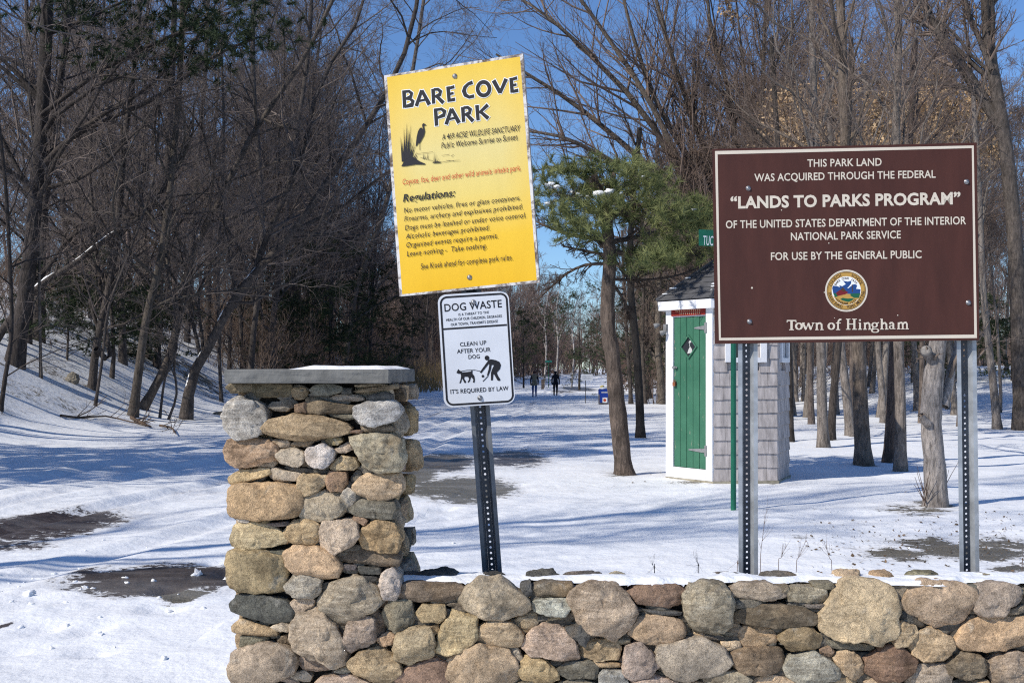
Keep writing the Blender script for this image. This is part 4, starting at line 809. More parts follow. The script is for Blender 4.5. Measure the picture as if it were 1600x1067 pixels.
# door side
n, u, c = face(-1); R3 = Matrix((u, -n, UP)).transposed(); n_, u_, c_ = n, u, c
def at_face(px, py, off=0):                 # photo point -> (along, height) on the door plane
    p = ray_plane(px, py, c+np.array([HX, HY, 0])+n*off, n); return float((p-np.array([HX, HY, 0]))@u), float(p[2]-hz)
xl, xr_ = at_face(1055, 600)[0], at_face(1106, 600)[0]; zd0, zd1 = at_face(1080, 731)[1], at_face(1080, 495)[1]; zs0, zs1 = at_face(1080, 493)[1], at_face(1080, 482)[1]
mb = MB(); L, Rr = -HS/2-.02, HS/2+.012
mb.box(c+n*.02+u*(L+xl)/2+UP*(WALLTOP/2+.01), (xl-L, .05, WALLTOP-.02), R3); mb.box(c+n*.02+u*(Rr+xr_)/2+UP*(WALLTOP/2+.01), (Rr-xr_, .05, WALLTOP-.02), R3)
mb.box(c+n*.018+u*(xl+xr_)/2+UP*(zd0/2+.005), (xr_-xl, .045, zd0-.01), R3); mb.box(c+n*.018+u*(xl+xr_)/2+UP*(zd1+WALLTOP)/2, (xr_-xl, .045, WALLTOP-zd1-.005), R3)
obj('door_frame', mb.mesh('door_frame', bevel=.004), WPAINT, shed)
dr = MB(); np_ = 5; bw = (xr_-xl-.012)/np_
for k in range(np_): dr.box(c+n*(.012+.002*(k % 2))+u*(xl+.006+bw*(k+.5))+UP*(zd0+zd1)/2, (bw-.006, .03, zd1-zd0-.012), R3)
door = obj('door', dr.mesh('door', bevel=.003), DOORG, shed)
def tri_hinge(py, L_):
    x, z = at_face(1105, py); mb = MB(); y0 = .034
    P_ = [c+n*y0+u*(x-.01)+UP*(z-.033), c+n*y0+u*(x-.01)+UP*(z+.033), c+n*y0+u*(x-L_)+UP*(z+.008), c+n*y0+u*(x-L_)+UP*(z-.008)]
    mb.add(P_+[p+n*.006 for p in P_], [(0, 1, 2, 3), (7, 6, 5, 4), (4, 5, 1, 0), (5, 6, 2, 1), (6, 7, 3, 2), (7, 4, 0, 3)]); mb.box(c+n*.05+u*(x+.02)+UP*z, (.045, .012, .15), R3); obj('hinge', mb.mesh('hinge'), HINGE, door)
tri_hinge(512, .22); tri_hinge(704, .33)
x, z = at_face(1058, 600); mb = MB(); mb.box(c+n*.055+u*x+UP*z, (.05, .03, .055), R3); mb.tube([c+n*.055+u*(x-.015)+UP*(z+.02), c+n*.055+u*(x-.015)+UP*(z+.055), c+n*.055+u*(x+.015)+UP*(z+.055), c+n*.055+u*(x+.015)+UP*(z+.02)], [.006]*4, 6); obj('padlock', mb.mesh('padlock'), RUST, door)
x, z = at_face(1058, 574); mb = MB(); mb.box(c+n*.05+u*x+UP*z, (.10, .01, .025), R3); mb.lathe(c+n*.055+u*(x+.02)+UP*z, [(.016, 0), (.02, .01), (.012, .03)], 10, n); obj('latch', mb.mesh('latch'), HINGE, door)
x, z = at_face(1079, 542); rr = [at_face(1079, 523)[1]-z, x-at_face(1066, 542)[0]]; mb = MB(); gl = MB(); D = [(0, rr[0]), (rr[1], 0), (0, -rr[0]), (-rr[1], 0)]
for i in range(4):
    a, b_ = np.array(D[i]), np.array(D[(i+1) % 4]); ai, bi = a*.84, b_*.84
    P_ = [c+n*.0285+u*(x+p[0])+UP*(z+p[1]) for p in (a, b_, bi, ai)]; mb.add(P_+[p+n*.022 for p in P_], [(4, 5, 6, 7), (0, 1, 5, 4), (2, 3, 7, 6), (1, 2, 6, 5), (3, 0, 4, 7)])
wd_ = obj('diamond_window', mb.mesh('diamond'), DOORG, door); P_ = [c+n*.0315+u*(x+p[0]*.83)+UP*(z+p[1]*.83) for p in D]; gl.add(P_, [(0, 1, 2, 3)]); obj('pane', gl.mesh('pane'), GLASS, wd_)
sil = MB(); Q = lambda pts, k: sil.add([c+n*(.0325+k*.0004)+u*(x+a*rr[1])+UP*(z+b_*rr[0]) for a, b_ in pts], [tuple(range(len(pts)))])
Q([(-.2, -.55), (.42, -.48), (.36, -.2), (.16, .02), (.02, -.1), (-.1, -.3)], 0); Q([(.06, 0), (.12, 0), (.12, .4), (.06, .4)], 1); Q([(-.04, .32), (.3, .36), (.2, .52), (.02, .48)], 2)
obj('cutout', sil.mesh('cutout'), solid('pale_cutout', (.5, .5, .48)), wd_)
xs0, xs1 = at_face(1053, 488)[0], at_face(1106, 488)[0]; REDS = plain('red_sign_paint', (.23, .018, .012), .5, .1, 8); mb = MB(); mb.box(c+n*.05+u*(xs0+xs1)/2+UP*(zs0+zs1)/2, (xs1-xs0, .012, zs1-zs0), R3); rp = obj('name_board', mb.mesh('name_board'), REDS, shed)
mb = MB()
for row, (a, b_) in enumerate(((1060, 1100), (1066, 1096))):
    q = a; zc = zs0+(zs1-zs0)*(.68-.38*row)
    while q < b_:
        l = rs.uniform(1.5, 2.5); xx = at_face(q+l/2, 488)[0]; mb.box(c+n*.057+u*xx+UP*zc, (l*.0067, .002, .028), R3); q += l+1.0
obj('lettering', mb.mesh('lettering'), solid('tan_ink', (.5, .33, .2)), rp)
# floodlights by the door head
mb = MB(); x, z = at_face(1045, 512); mb.box(c+n*.06+u*(x)+UP*z, (.06, .05, .1), R3); 
for s, dz in ((-.10, .05), (.03, -.06)): mb.lathe(c+n*.09+u*(x+s)+UP*(z+dz), [(.016, 0), (.036, .04), (.04, .08), (.036, .085)], 12, tuple(n*.6-u*.6-UP*.3))
obj('floodlight', mb.mesh('floodlight'), plain('grey_fixture', (.2, .2, .2), .5), shed)
# fascia, soffit and roof
ez0, ez1, ov = zt(484), zt(470), .155
hx = lambda r, z: [np.array([math.cos(HT+math.pi/6+k*math.pi/3)*r, math.sin(HT+math.pi/6+k*math.pi/3)*r, z]) for k in range(6)]
mb = MB(); A, B, Cc, Dd = hx(HS+ov, ez0), hx(HS+ov+.012, ez1), hx(HS-.04, ez0+.02), hx(HS-.04, ez1)
mb.add(A+B+Cc+Dd, [(k, (k+1) % 6, 6+(k+1) % 6, 6+k) for k in range(6)]+[(12+k, 12+(k+1) % 6, (k+1) % 6, k) for k in range(6)]+[(6+k, 6+(k+1) % 6, 18+(k+1) % 6, 18+k) for k in range(6)])
obj('fascia', mb.mesh('fascia'), WPAINT, shed)
apex = zt(388); e1 = ez1+.012; rf = MB(); nr = 9
for k in range(6):
    a0 = HT+math.pi/6+k*math.pi/3; d0 = np.array([math.cos(a0), math.sin(a0), 0]); d1 = np.array([math.cos(a0+math.pi/3), math.sin(a0+math.pi/3), 0]); nn = norm(np.array([math.cos(a0+math.pi/6), math.sin(a0+math.pi/6), .75]))
    for r in range(nr):
        f0, f1 = 1-r/nr, max(.003, 1-(r+1)/nr-.02); r0, r1 = (HS+ov+.03)*f0, (HS+ov+.03)*f1; z0, z1 = e1+(apex-e1)*(1-f0), e1+(apex-e1)*(1-f1)
        nt_ = max(1, int(r0/.28)); 
        for q in range(nt_):
            s0, s1 = q/nt_, (q+1)/nt_; g = .004 if nt_ > 1 else 0; lift = nn*(.012+.004*((q+r) % 2))
            P0 = d0*(1-s0)*r0+d1*s0*r0+UP*z0; P1 = d0*(1-s1)*r0+d1*s1*r0+UP*z0; P2 = d0*(1-s1)*r1+d1*s1*r1+UP*z1; P3 = d0*(1-s0)*r1+d1*s0*r1+UP*z1; e = norm(P1-P0)*g
            rf.add([P0+e+lift, P1-e+lift, P2, P3, P0, P1], [(0, 1, 2, 3), (4, 5, 1, 0), (5, 2, 1), (4, 0, 3)])
    rf.add([d0*(HS+ov+.02)+UP*(e1-.002), d1*(HS+ov+.02)+UP*(e1-.002), UP*(apex-.01)], [(0, 1, 2)])
roof = obj('roof', rf.mesh('roof'), ASPH, shed)
ft = MB()                                   # hip caps
for k in range(6):
    a0 = HT+math.pi/6+k*math.pi/3; d0 = np.array([math.cos(a0), math.sin(a0), 0]); ft.tube([d0*(HS+ov+.03)+UP*(e1+.012), UP*(apex+.01)], [.03, .022], 5)
obj('hip_cap', ft.mesh('hips'), ASPH, roof)
sn = MB(); a0 = HT+math.pi/6-2*math.pi/3+0*math.pi/3
v, t, b0 = [], [], 0
for k in (3, 4, 5):
    a0 = HT+math.pi/6+k*math.pi/3; d0 = np.array([math.cos(a0), math.sin(a0), 0])
    for f in rs.uniform(.05, .5, 4):
        p = d0*(HS+ov)*(1-f)+UP*(e1+.03+(apex-e1)*f); q = icv*np.array([.06, .05, .014])*rs.uniform(.6, 1.3)+p; v.append(q); t.append(ict+b0); b0 += len(q)
obj('roof_snow', mesh_np('roof_snow', np.concatenate(v)+np.array(shed.location), tris=np.concatenate(t), smooth=True), SNOW, kind='stuff')
st_ = MB(); st_.add([p*1.09+UP*-.12 for p in hexp]+[p*1.09+UP*.022 for p in hexp], [tuple(range(5, -1, -1)), tuple(range(6, 12))]+[(k, (k+1) % 6, 6+(k+1) % 6, 6+k) for k in range(6)]); obj('footing', st_.mesh('footing'), plain('concrete', (.32, .29, .22), .9, .3, 12), shed)

# ------------------------------------------------------------------ people, bin, far signs
def skin_body(name, joints, edges, radii, mats, parent, zsplit=None, sub=2):
    me = bpy.data.meshes.new(name); me.from_pydata(joints, edges, []); o = bpy.data.objects.new(name, me); C.objects.link(o)
    sk = o.modifiers.new('s', 'SKIN'); 
    for v, r in zip(me.skin_vertices[0].data, radii): v.radius = (r, r) if not isinstance(r, tuple) else r
    me.skin_vertices[0].data[0].use_root = True; o.modifiers.new('u', 'SUBSURF').levels = sub
    dg = bpy.context.evaluated_depsgraph_get(); dg.update(); nm = bpy.data.meshes.new_from_object(o.evaluated_get(dg)); bpy.data.objects.remove(o); nm.name = name
    nm.materials.clear()
    for m in mats: nm.materials.append(m)
    for p in nm.polygons:
        p.use_smooth = True
        if zsplit: p.material_index = zsplit(p.center)
    r = bpy.data.objects.new(name, nm); C.objects.link(r); r.parent = parent; return r
SKIN = solid('skin', (.42, .24, .17)); JEANS = solid('blue_jeans', (.08, .13, .28), .85); TAN = solid('khaki_jacket', (.30, .23, .14), .9); DKC = solid('dark_cloth', (.022, .02, .024), .9); MAROON = solid('maroon_hat', (.07, .025, .02), .9); SHOE = solid('dark_shoes', (.02, .018, .016), .7)
def person(px, py, h, label, stride, cols, hat, yaw=0):
    X, Y, Z = G(px, py); e = empty('person', (X, Y, Z), label, 'person', rz=yaw); s = h/1.75; f = stride
    J = [(0, 0, .95), (0, 0, 1.12), (0, .0, 1.32), (0, -.01, 1.46), (0, 0, 1.56), (0, .015, 1.66), (0, .01, 1.735),
         (-.1, 0, .90), (-.10, .10*f, .50), (-.10, -.06*f, .10), (-.10, .10*f-.04*f+.06, .045), (.1, 0, .90), (.10, -.02*f, .50), (.10, -.24*f, .12), (.10, -.24*f+.15, .06),
         (-.17, 0, 1.42), (-.25, -.08*f, 1.17), (-.24, .02*f, .92), (-.24, .05*f, .80), (.17, 0, 1.42), (.25, .08*f, 1.17), (.25, .18*f, .93), (.25, .22*f, .82)]
    E_ = [(0, 1), (1, 2), (2, 3), (3, 4), (4, 5), (5, 6), (0, 7), (7, 8), (8, 9), (9, 10), (0, 11), (11, 12), (12, 13), (13, 14), (3, 15), (15, 16), (16, 17), (17, 18), (3, 19), (19, 20), (20, 21), (21, 22)]
    rd = [(.16, .13), (.165, .13), (.175, .13), (.11, .09), .055, .085, .06, .10, .075, .05, .042, .10, .075, .05, .042, .075, .06, .05, .04, .075, .06, .05, .04]
    def z(cen):
        if cen.z > 1.52*1: return 3 if cen.y < .06 and cen.z < 1.64 else 3
        if cen.z < .09: return 4
        if abs(cen.x) > .19 and cen.z < .90: return 5
        if cen.z < .86 and abs(cen.x) < .2: return 2
        return 1 if abs(cen.x) > .17 else 0
    b = skin_body('body', J, E_, rd, cols, e, z); b.scale = (s, s, s)
    mb = MB(); mb.lathe((0, .012, 1.63), [(.105, 0), (.112, .02), (.108, .07), (.085, .115), (.04, .135)], 14); mb.tube([(0, .10, 1.64), (0, .17, 1.632)], [.06, .05], 8)
    o = obj('hat', mb.mesh('hat', True), hat, e); o.scale = (s, s, s)
    mb = MB(); mb.lathe((0, .01, 0), [(.205, .80*1), (.20, .88), (.195, .93), (.175, .94)], 14); o = obj('jacket_hem', mb.mesh('hem', True), cols[0], e); o.scale = (s*1, s*.72, s)
person(835, 621, 1.72, 'walker in khaki vest, dark sleeves and blue jeans, seen from behind on the snowy road', 1, [TAN, DKC, JEANS, SKIN, SHOE, SKIN], MAROON)
person(868, 620, 1.70, 'walker dressed all in black, seen from behind beside the one in jeans', -1, [DKC, DKC, DKC, DKC, SHOE, DKC], DKC)

X, Y, Z = G(943, 631); BINB = solid('blue_plastic', (.012, .045, .30), .45); sc = Y/F
bn = empty('recycling_bin', (X, Y, Z), 'blue box bin with a white sticker and snow on its lid, behind the pine trunk', 'bin')
mb = MB(); mb.box((0, 0, 16*sc*.5*.98+.02), (15*sc, 15*sc, 16*sc)); mb2 = MB(); mb.box((0, 0, 16.5*sc+.05), (13.5*sc, 13.5*sc, 1*sc)); obj('body', mb.mesh('body', bevel=.02), plain('grey_bin', (.16, .15, .16)), bn)
mb = MB(); mb.box((0, 0, 20*sc), (15.4*sc, 15.4*sc, 9*sc)); fr = obj('hood', mb.mesh('hood', bevel=.03), BINB, bn)
mb = MB(); mb.box((-.0, -7.6*sc-.012, 11*sc), (13*sc, .02, 15*sc)); obj('front_panel', mb.mesh('fp', bevel=.006), BINB, bn); mb = MB(); mb.box((1.5*sc, -7.6*sc-.028, 7.5*sc), (7.5*sc, .01, 8*sc)); stk = obj('sticker', mb.mesh('stk'), WHITE, bn)
mb = MB(); mb.lathe((1.2*sc, -7.6*sc-.034, 7.5*sc), [(2.4*sc, 0), (2.4*sc, .004)], 14, (0, -1, 0)); obj('sticker_mark', mb.mesh('mk'), RED, stk)
mb = MB(); mb.box((1*sc, -7.75*sc, 19*sc), (10*sc, .02, 2.6*sc)); obj('slot', mb.mesh('slot'), plain('pale_slot', (.5, .5, .5)), bn)
q = icv*np.array([7*sc, 7*sc, 2.6*sc])*(1+.12*R.normal(0, 1, (len(icv), 1)))+np.array([X, Y, Z+25.5*sc]); obj('bin_snow', mesh_np('bin_snow', q, tris=ict, smooth=True), SNOW, kind='stuff')
q = icv*np.array([3.4*sc, 3*sc, 2.6*sc])*(1+.15*R.normal(0, 1, (len(icv), 1)))+np.array([X-2.6*sc, Y-2*sc, Z+28*sc]); o = obj('bag', mesh_np('bag', q, tris=ict, smooth=True), plain('yellow_bag', (.55, .45, .15)), label='small pale yellow bag lying on top of the blue bin', cat='bag')

X, Y, Z = G(915, 630); sc = Y/F
fs = empty('notice_sign', (X, Y, Z), 'far small white notice on a thin dark post left of the blue bin', 'sign')
mb = MB(); mb.box((0, 0, 22*sc), (1.1*sc, 1.1*sc, 44*sc)); obj('post', mb.mesh('post'), DKSTEEL, fs); mb = MB(); mb.box((2*sc, -.05, 40.5*sc), (18*sc, .02, 9.6*sc)); pn2 = obj('panel', mb.mesh('panel', bevel=.004), solid('white_notice', (.62, .65, .70)), fs)
mb = MB()
for r in range(2):
    for q in range(7): mb.box((2*sc+(q-3)*2.1*sc, -.062, (42.2-3.2*r)*sc), (1.5*sc, .004, 1.2*sc))
obj('lettering', mb.mesh('lettering'), solid('grey_ink', (.35, .37, .42)), pn2)
X, Y, Z = G(857, 606); sc = Y/F
gs = empty('street_sign', (X, Y, Z), 'far green street name blade on a thin green pole above the walkers', 'street sign')
mb = MB(); mb.tube([(0, 0, -.1), (0, 0, 43*sc)], [.5*sc, .5*sc], 8); obj('pole', mb.mesh('pole'), SG, gs); mb = MB(); mb.box((0, -.06, 41*sc), (11*sc, .02, 3*sc)); obj('name_blade', mb.mesh('blade'), solid('teal_green', (.03, .20, .16)), gs)
X, Y, Z = G(848, 608); sc = Y/F
mb = MB(); mb.box((0, 0, 7*sc), (4.5*sc, 3*sc, 15*sc)); mb.box((0, 0, 15*sc), (5.2*sc, 3.6*sc, 1.2*sc)); obj('wooden_post', mb.mesh('wooden_post', bevel=.02), plain('grey_wood', (.2, .15, .11)), None, (X, Y, Z), label='stubby brown wooden post at the far road edge between the two walkers', cat='post')
# ------------------------------------------------------------------ trees
def deciduous(TP, TR, rng, k=(12, 9, 7, 3), t0=.35, lr=(.42, .45, .5, .5), ang=.85, up=.16, rmin=.0035, explicit=None, wob=.13, leaves=0, leafzone=None, sides=10, lspread=.05):
    """trunk polyline -> trunk mesh with limbs, crown mesh of branches and twigs, optional dry leaves"""
    TP = np.asarray(TP, float); L1, R1 = grow(TP[None], TR[None], k[0], rng, t0, .98, ang, lr[0], 8, up, wob, rr=.5, rmin=.012)
    tr = [tubes(TP[None], TR[None], sides), tubes(L1, R1, 5)]
    if explicit:
        for P_, R_ in explicit: tr.append(tubes(P_[None], R_[None], 7))
        n8 = [(spline(P_, 8), np.interp(np.linspace(0, 1, 8), np.linspace(0, 1, len(R_)), R_)) for P_, R_ in explicit]
        L1 = np.concatenate([L1]+[a[None] for a, _ in n8]+[a[None] for a, _ in n8]); R1 = np.concatenate([R1]+[b[None] for _, b in n8]+[b[None] for _, b in n8])
    B, RB = grow(L1, R1, k[1], rng, .12, .98, .75, lr[1], 6, up*.8, wob, rr=.5, rmin=rmin*1.5)
    T, RT = grow(B, RB, k[2], rng, .1, .98, .75, lr[2], 5, up*.7, wob*1.2, rr=.55, rmin=rmin)
    cr = [tubes(B, RB, 4), tubes(T, RT, 3)]
    if k[3]:
        t, rt = grow(T, RT, k[3], rng, .1, .95, .7, lr[3], 3, up*.5, wob*1.4, rr=.6, rmin=rmin*.8); cr.append(tubes(t, rt, 3))
    lv = None
    if leaves:
        Q = T.reshape(-1, 3)
        if leafzone is not None: Q = Q[leafzone(Q)]
        if len(Q):
            c = Q[rng.integers(0, len(Q), leaves)]+rng.normal(0, lspread, (leaves, 3)); a = norm(rng.normal(0, 1, (leaves, 3))); b = norm(np.cross(a, rng.normal(0, 1, (leaves, 3)))); s = rng.uniform(.04, .085, (leaves, 1))
            lv = (np.stack([c-a*s, c+b*s*.55-a*s*.2, c+a*s, c-b*s*.55-a*s*.1], 1).reshape(-1, 3), np.arange(leaves*4).reshape(-1, 4))
    return join(tr), join(cr), lv

def needles(cl, rng, per=14, spread=(.32, .32, .18), nn=42, ln=.12, wd=.0045, upb=.25):
    cl = np.asarray(cl, float); n = len(cl)*per; c = np.repeat(cl, per, 0)+rng.normal(0, 1, (n, 3))*spread*np.array(1.0)
    ax = norm(rng.normal(0, 1, (n, 3))*[1, 1, .6]+[0, 0, upb]); Cc = np.repeat(c, nn, 0); A = np.repeat(ax, nn, 0)
    d = norm(A*rng.uniform(.3, 1, (n*nn, 1))+rng.normal(0, .5, (n*nn, 3))); s = norm(np.cross(d, rng.normal(0, 1, (n*nn, 3)))); l = ln*rng.uniform(.6, 1.2, (n*nn, 1)); st = Cc+A*rng.uniform(-.5, .5, (n*nn, 1))*ln
    V = np.stack([st-s*wd, st+s*wd, st+d*l], 1).reshape(-1, 3); return V, np.arange(n*nn*3).reshape(-1, 3), c

def flare(TR, k=.45, n=.06):
    t = np.linspace(0, 1, len(TR)); return TR*(1+k*np.exp(-t/n*2))
def px_trunk(pts, w0, w1, top=None, n=16, dY=0, dtop=0):
    """trunk drawn through photo points, standing where its foot meets the ground"""
    X, Y, Z = G(*pts[0]); m = len(pts); P_ = [np.array(W(x, y, Y+dtop*(k/(m-1)))) for k, (x, y) in enumerate(pts)]; P_[0] = np.array([X, Y, Z-.12])
    P_ = spline(P_, n); R_ = np.interp(np.linspace(0, 1, n), [0, 1], [w0/2/F*Y, w1/2/F*Y]); return (X, Y, Z), P_, flare(R_)
def put_tree(name, base, me3, label, cat='tree', col=(.1, .085, .075), tcol=None, group=None, leafmat=None):
    e = empty(name, base, label, cat, group); b = np.array(base); (tv, tq), (cv, cq), lv = me3
    obj('trunk', mesh_np('trunk', tv-b, tq, smooth=True), BARK, e, color=col); obj('crown', mesh_np('crown', cv-b, cq, smooth=True), TWIG, e, color=tcol or col)
    if lv is not None: obj('leaves', mesh_np('leaves', lv[0]-b, lv[1]), leafmat or DRYLEAF, e)
    return e
rt = np.random.default_rng(21)
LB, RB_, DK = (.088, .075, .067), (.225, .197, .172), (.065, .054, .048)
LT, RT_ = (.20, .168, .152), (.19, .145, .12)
FEAT = [  # photo points up the trunk, widths, label, colour, twig counts, first limb at
    ([(22, 572), (45, 420), (60, 250), (70, 100), (76, -60), (80, -260)], 30, 16, 'thick dark pine trunk at the left edge of the snowy bank', DK, (14, 7, 6, 2), .3),
    ([(43, 537), (50, 430), (58, 300), (95, 120), (110, -80)], 13, 7, 'slim dark trunk just right of the thick one on the left bank', DK, (10, 7, 6, 2), .3),
    ([(64, 594), (62, 480), (60, 350), (50, 200), (30, 60)], 6, 3, 'thin pale sapling standing straight on the left bank below the thick trunk', (.14, .12, .10), (8, 6, 5, 2), .4),
    ([(144, 610), (150, 545), (172, 440), (186, 330), (196, 210), (215, 60), (225, -120)], 16, 7, 'twin stemmed dark tree with a ragged foot in the middle of the left bank', LB, (12, 8, 7, 3), .35),
    ([(148, 635), (160, 560), (170, 480), (200, 400), (240, 280), (250, 150)], 6, 3, 'thin leaning sapling in front of the ragged footed tree', LB, (8, 6, 5, 2), .4),
    ([(207, 650), (218, 570), (230, 490), (248, 420), (262, 330), (276, 190), (285, 40), (288, -140)], 17, 8, 'grey trunk leaning slightly right at the foot of the left bank', (.10, .085, .07), (12, 8, 7, 3), .4),
    ([(220, 637), (250, 590), (272, 530), (285, 450), (310, 380), (350, 300), (400, 200), (470, 100), (520, 0)], 17, 6, 'pale trunk slanting right from behind the grey one on the bank', (.115, .097, .082), (14, 8, 7, 3), .4),
    ([(245, 573), (248, 490), (254, 400), (262, 250), (270, 100), (274, -80)], 13, 8, 'straight near black trunk halfway up the left bank', DK, (11, 7, 6, 3), .4),
    ([(249, 653), (258, 590), (276, 545), (270, 470), (262, 420), (280, 340)], 5, 2, 'thin crooked sapling between the two leaning trunks', LB, (8, 6, 5, 2), .4),
    ([(261, 655), (276, 615), (272, 560), (290, 470), (300, 390), (330, 300)], 5, 2, 'thin bent sapling beside the big leaning tree', LB, (8, 6, 5, 2), .4),
    ([(290, 655), (300, 590), (330, 535), (358, 480), (395, 430), (460, 360), (520, 270), (590, 170), (640, 60), (660, -60)], 21, 6, 'big tree leaning right over the road with snow along its trunk', LB, (18, 9, 8, 3), .3),
    ([(346, 626), (343, 560), (341, 470), (343, 360), (350, 220), (345, 60)], 7, 4, 'slender straight trunk just left of the stone pillar cap', LB, (9, 7, 6, 2), .35),
    ([(292, 534), (296, 460), (300, 380), (310, 240), (322, 90), (326, -60)], 10, 6, 'far slim trunk on top of the bank behind the leaning tree', LB, (10, 7, 6, 3), .35),
    ([(0, 640), (8, 590), (18, 520), (15, 400), (5, 250), (-20, 80)], 9, 5, 'slim dark trunk at the extreme left edge of the picture', DK, (9, 7, 6, 2), .35),
    ([(-12, 530), (30, 480), (70, 440), (112, 415), (170, 370), (230, 330), (280, 250), (300, 190)], 14, 5, 'low limb of a tree reaching right over the bank, dusted with snow', LB, (12, 8, 6, 2), .25),
    ([(535, 608), (545, 520), (560, 440), (600, 330), (625, 220), (650, 80), (668, -40)], 12, 5, 'pale stemmed tree leaning over the road left of the yellow sign', (.14, .12, .105), (15, 9, 8, 3), .3),
    ([(430, 612), (425, 520), (440, 400), (455, 260), (480, 100), (490, -60)], 12, 6, 'tall dark tree rising behind the stone pillar cap', LB, (14, 8, 8, 3), .35),
    ([(390, 618), (396, 520), (410, 400), (405, 250), (395, 100), (400, -80)], 12, 6, 'tall tree with upright limbs behind the left half of the pillar cap', LB, (13, 8, 8, 3), .35),
    ([(1287, 698), (1284, 620), (1283, 540), (1280, 400), (1276, 250), (1270, 100), (1268, -60)], 17, 9, 'slim trunk with yellow lichen at its foot, nearest right of the shed', RB_, (14, 8, 7, 3), .5),
    ([(1298, 688), (1302, 620), (1310, 540), (1318, 400), (1325, 240), (1330, 60)], 13, 7, 'dark slim trunk close behind the lichen footed one', (.07, .058, .05), (12, 8, 7, 3), .5),
    ([(1330, 681), (1322, 610), (1314, 540), (1306, 420), (1300, 260), (1290, 80)], 15, 8, 'grey trunk leaning slightly left, third right of the shed', RB_, (12, 8, 7, 3), .5),
    ([(1350, 726), (1345, 640), (1341, 540), (1335, 400), (1322, 240), (1316, 80), (1310, -80)], 25, 12, 'sturdy straight trunk, thickest between shed and pruned tree', (.18, .145, .115), (16, 9, 8, 3), .5),
    ([(1308, 647), (1306, 580), (1303, 500), (1300, 380), (1310, 240)], 7, 4, 'thin far trunk between the dark and the grey one', RB_, (9, 7, 6, 3), .45),
    ([(1388, 722), (1393, 640), (1397, 540), (1404, 400), (1420, 240), (1430, 60)], 18, 9, 'dark barked trunk leaning right against its grey neighbour', (.115, .085, .07), (14, 8, 8, 3), .5),
    ([(1407, 736), (1407, 640), (1404, 540), (1402, 420), (1398, 260), (1404, 80), (1400, -60)], 18, 10, 'pale grey trunk in front of the dark barked one', (.23, .195, .165), (15, 8, 8, 3), .5),
    ([(1382, 662), (1377, 600), (1372, 540), (1366, 400), (1360, 240), (1350, 100)], 11, 6, 'slim far trunk left of the dark and pale pair', RB_, (11, 8, 7, 3), .45),
    ([(1433, 642), (1431, 580), (1427, 520), (1420, 380), (1425, 220)], 10, 6, 'slim far trunk just left of the pruned tree', RB_, (11, 8, 7, 3), .45),
    ([(1492, 648), (1488, 590), (1480, 520), (1470, 400), (1476, 240), (1490, 100)], 10, 5, 'slim far trunk between the pruned tree and the right sign post', RB_, (11, 8, 7, 3), .45),
    ([(1559, 671), (1552, 600), (1545, 540), (1536, 450), (1530, 300), (1520, 140)], 13, 7, 'slim trunk leaning left, standing clear right of the sign post', RB_, (12, 8, 7, 3), .45),
    ([(1244, 628), (1242, 570), (1240, 500), (1230, 360), (1226, 200)], 7, 4, 'thin far trunk beside the right face of the shed', RB_, (10, 7, 7, 3), .4),
    ([(1255, 627), (1256, 570), (1258, 500), (1262, 360), (1250, 180)], 6, 4, 'thinnest far trunk a step right of the shed', RB_, (10, 7, 7, 3), .4),
    ([(1235, 688), (1234, 610), (1232, 540), (1226, 400), (1216, 240), (1205, 60)], 11, 7, 'dark trunk half hidden by the right corner of the shed', (.06, .05, .042), (12, 8, 7, 3), .45),
    ([(1001, 684), (999, 620), (994, 540), (986, 460), (984, 400), (990, 300), (1000, 200)], 14, 8, 'dark straight trunk between the pine and the shed', (.035, .03, .026), (10, 7, 6, 2), .5),
    ([(986, 630), (984, 590), (980, 540), (975, 450), (972, 360)], 7, 4, 'thin far trunk between the pine and the dark straight trunk', (.12, .10, .085), (10, 7, 6, 3), .4),
    ([(1008, 631), (1006, 590), (1004, 540), (1006, 440), (1012, 330)], 7, 4, 'far trunk just right of the dark straight one', (.10, .083, .07), (10, 7, 6, 3), .4),
    ([(1015, 622), (1013, 580), (1010, 530), (1016, 430), (1020, 320)], 8, 5, 'second far trunk right of the dark straight one', (.10, .083, .07), (10, 7, 6, 3), .4),
    ([(1034, 631), (1032, 590), (1028, 540), (1030, 420), (1034, 300)], 13, 7, 'far pale trunk against the left edge of the shed', (.16, .135, .11), (11, 7, 7, 3), .4),
    ([(1600, 672), (1594, 560), (1588, 400), (1574, 250), (1560, 160), (1545, 70), (1540, -40), (1536, -150)], 27, 14, 'big forked oak at the right edge with a long level limb', (.105, .088, .075), (14, 9, 8, 3), .62),
]
EXPL = {37: [([(1566, 200), (1520, 130), (1480, 70), (1450, 20), (1425, -50), (1410, -120)], 20, 8), ([(1530, 150), (1500, 135), (1440, 130), (1390, 130), (1330, 125), (1300, 140), (1270, 160)], 9, 4), ([(1550, 110), (1530, 60), (1510, 10), (1500, -60)], 10, 6)],
        10: [([(395, 430), (430, 340), (470, 250), (500, 130), (560, 30), (580, -60)], 10, 4), ([(460, 360), (540, 320), (590, 280), (650, 240)], 7, 3)],
        0: [([(60, 250), (140, 200), (250, 150), (330, 90), (400, 60)], 8, 4), ([(64, 180), (160, 110), (260, 60), (360, 20)], 8, 4), ([(56, 300), (20, 260), (-30, 230)], 7, 3)],
        14: [], 3: [([(150, 545), (172, 560), (160, 480), (150, 380), (140, 260), (150, 100)], 9, 4)]}
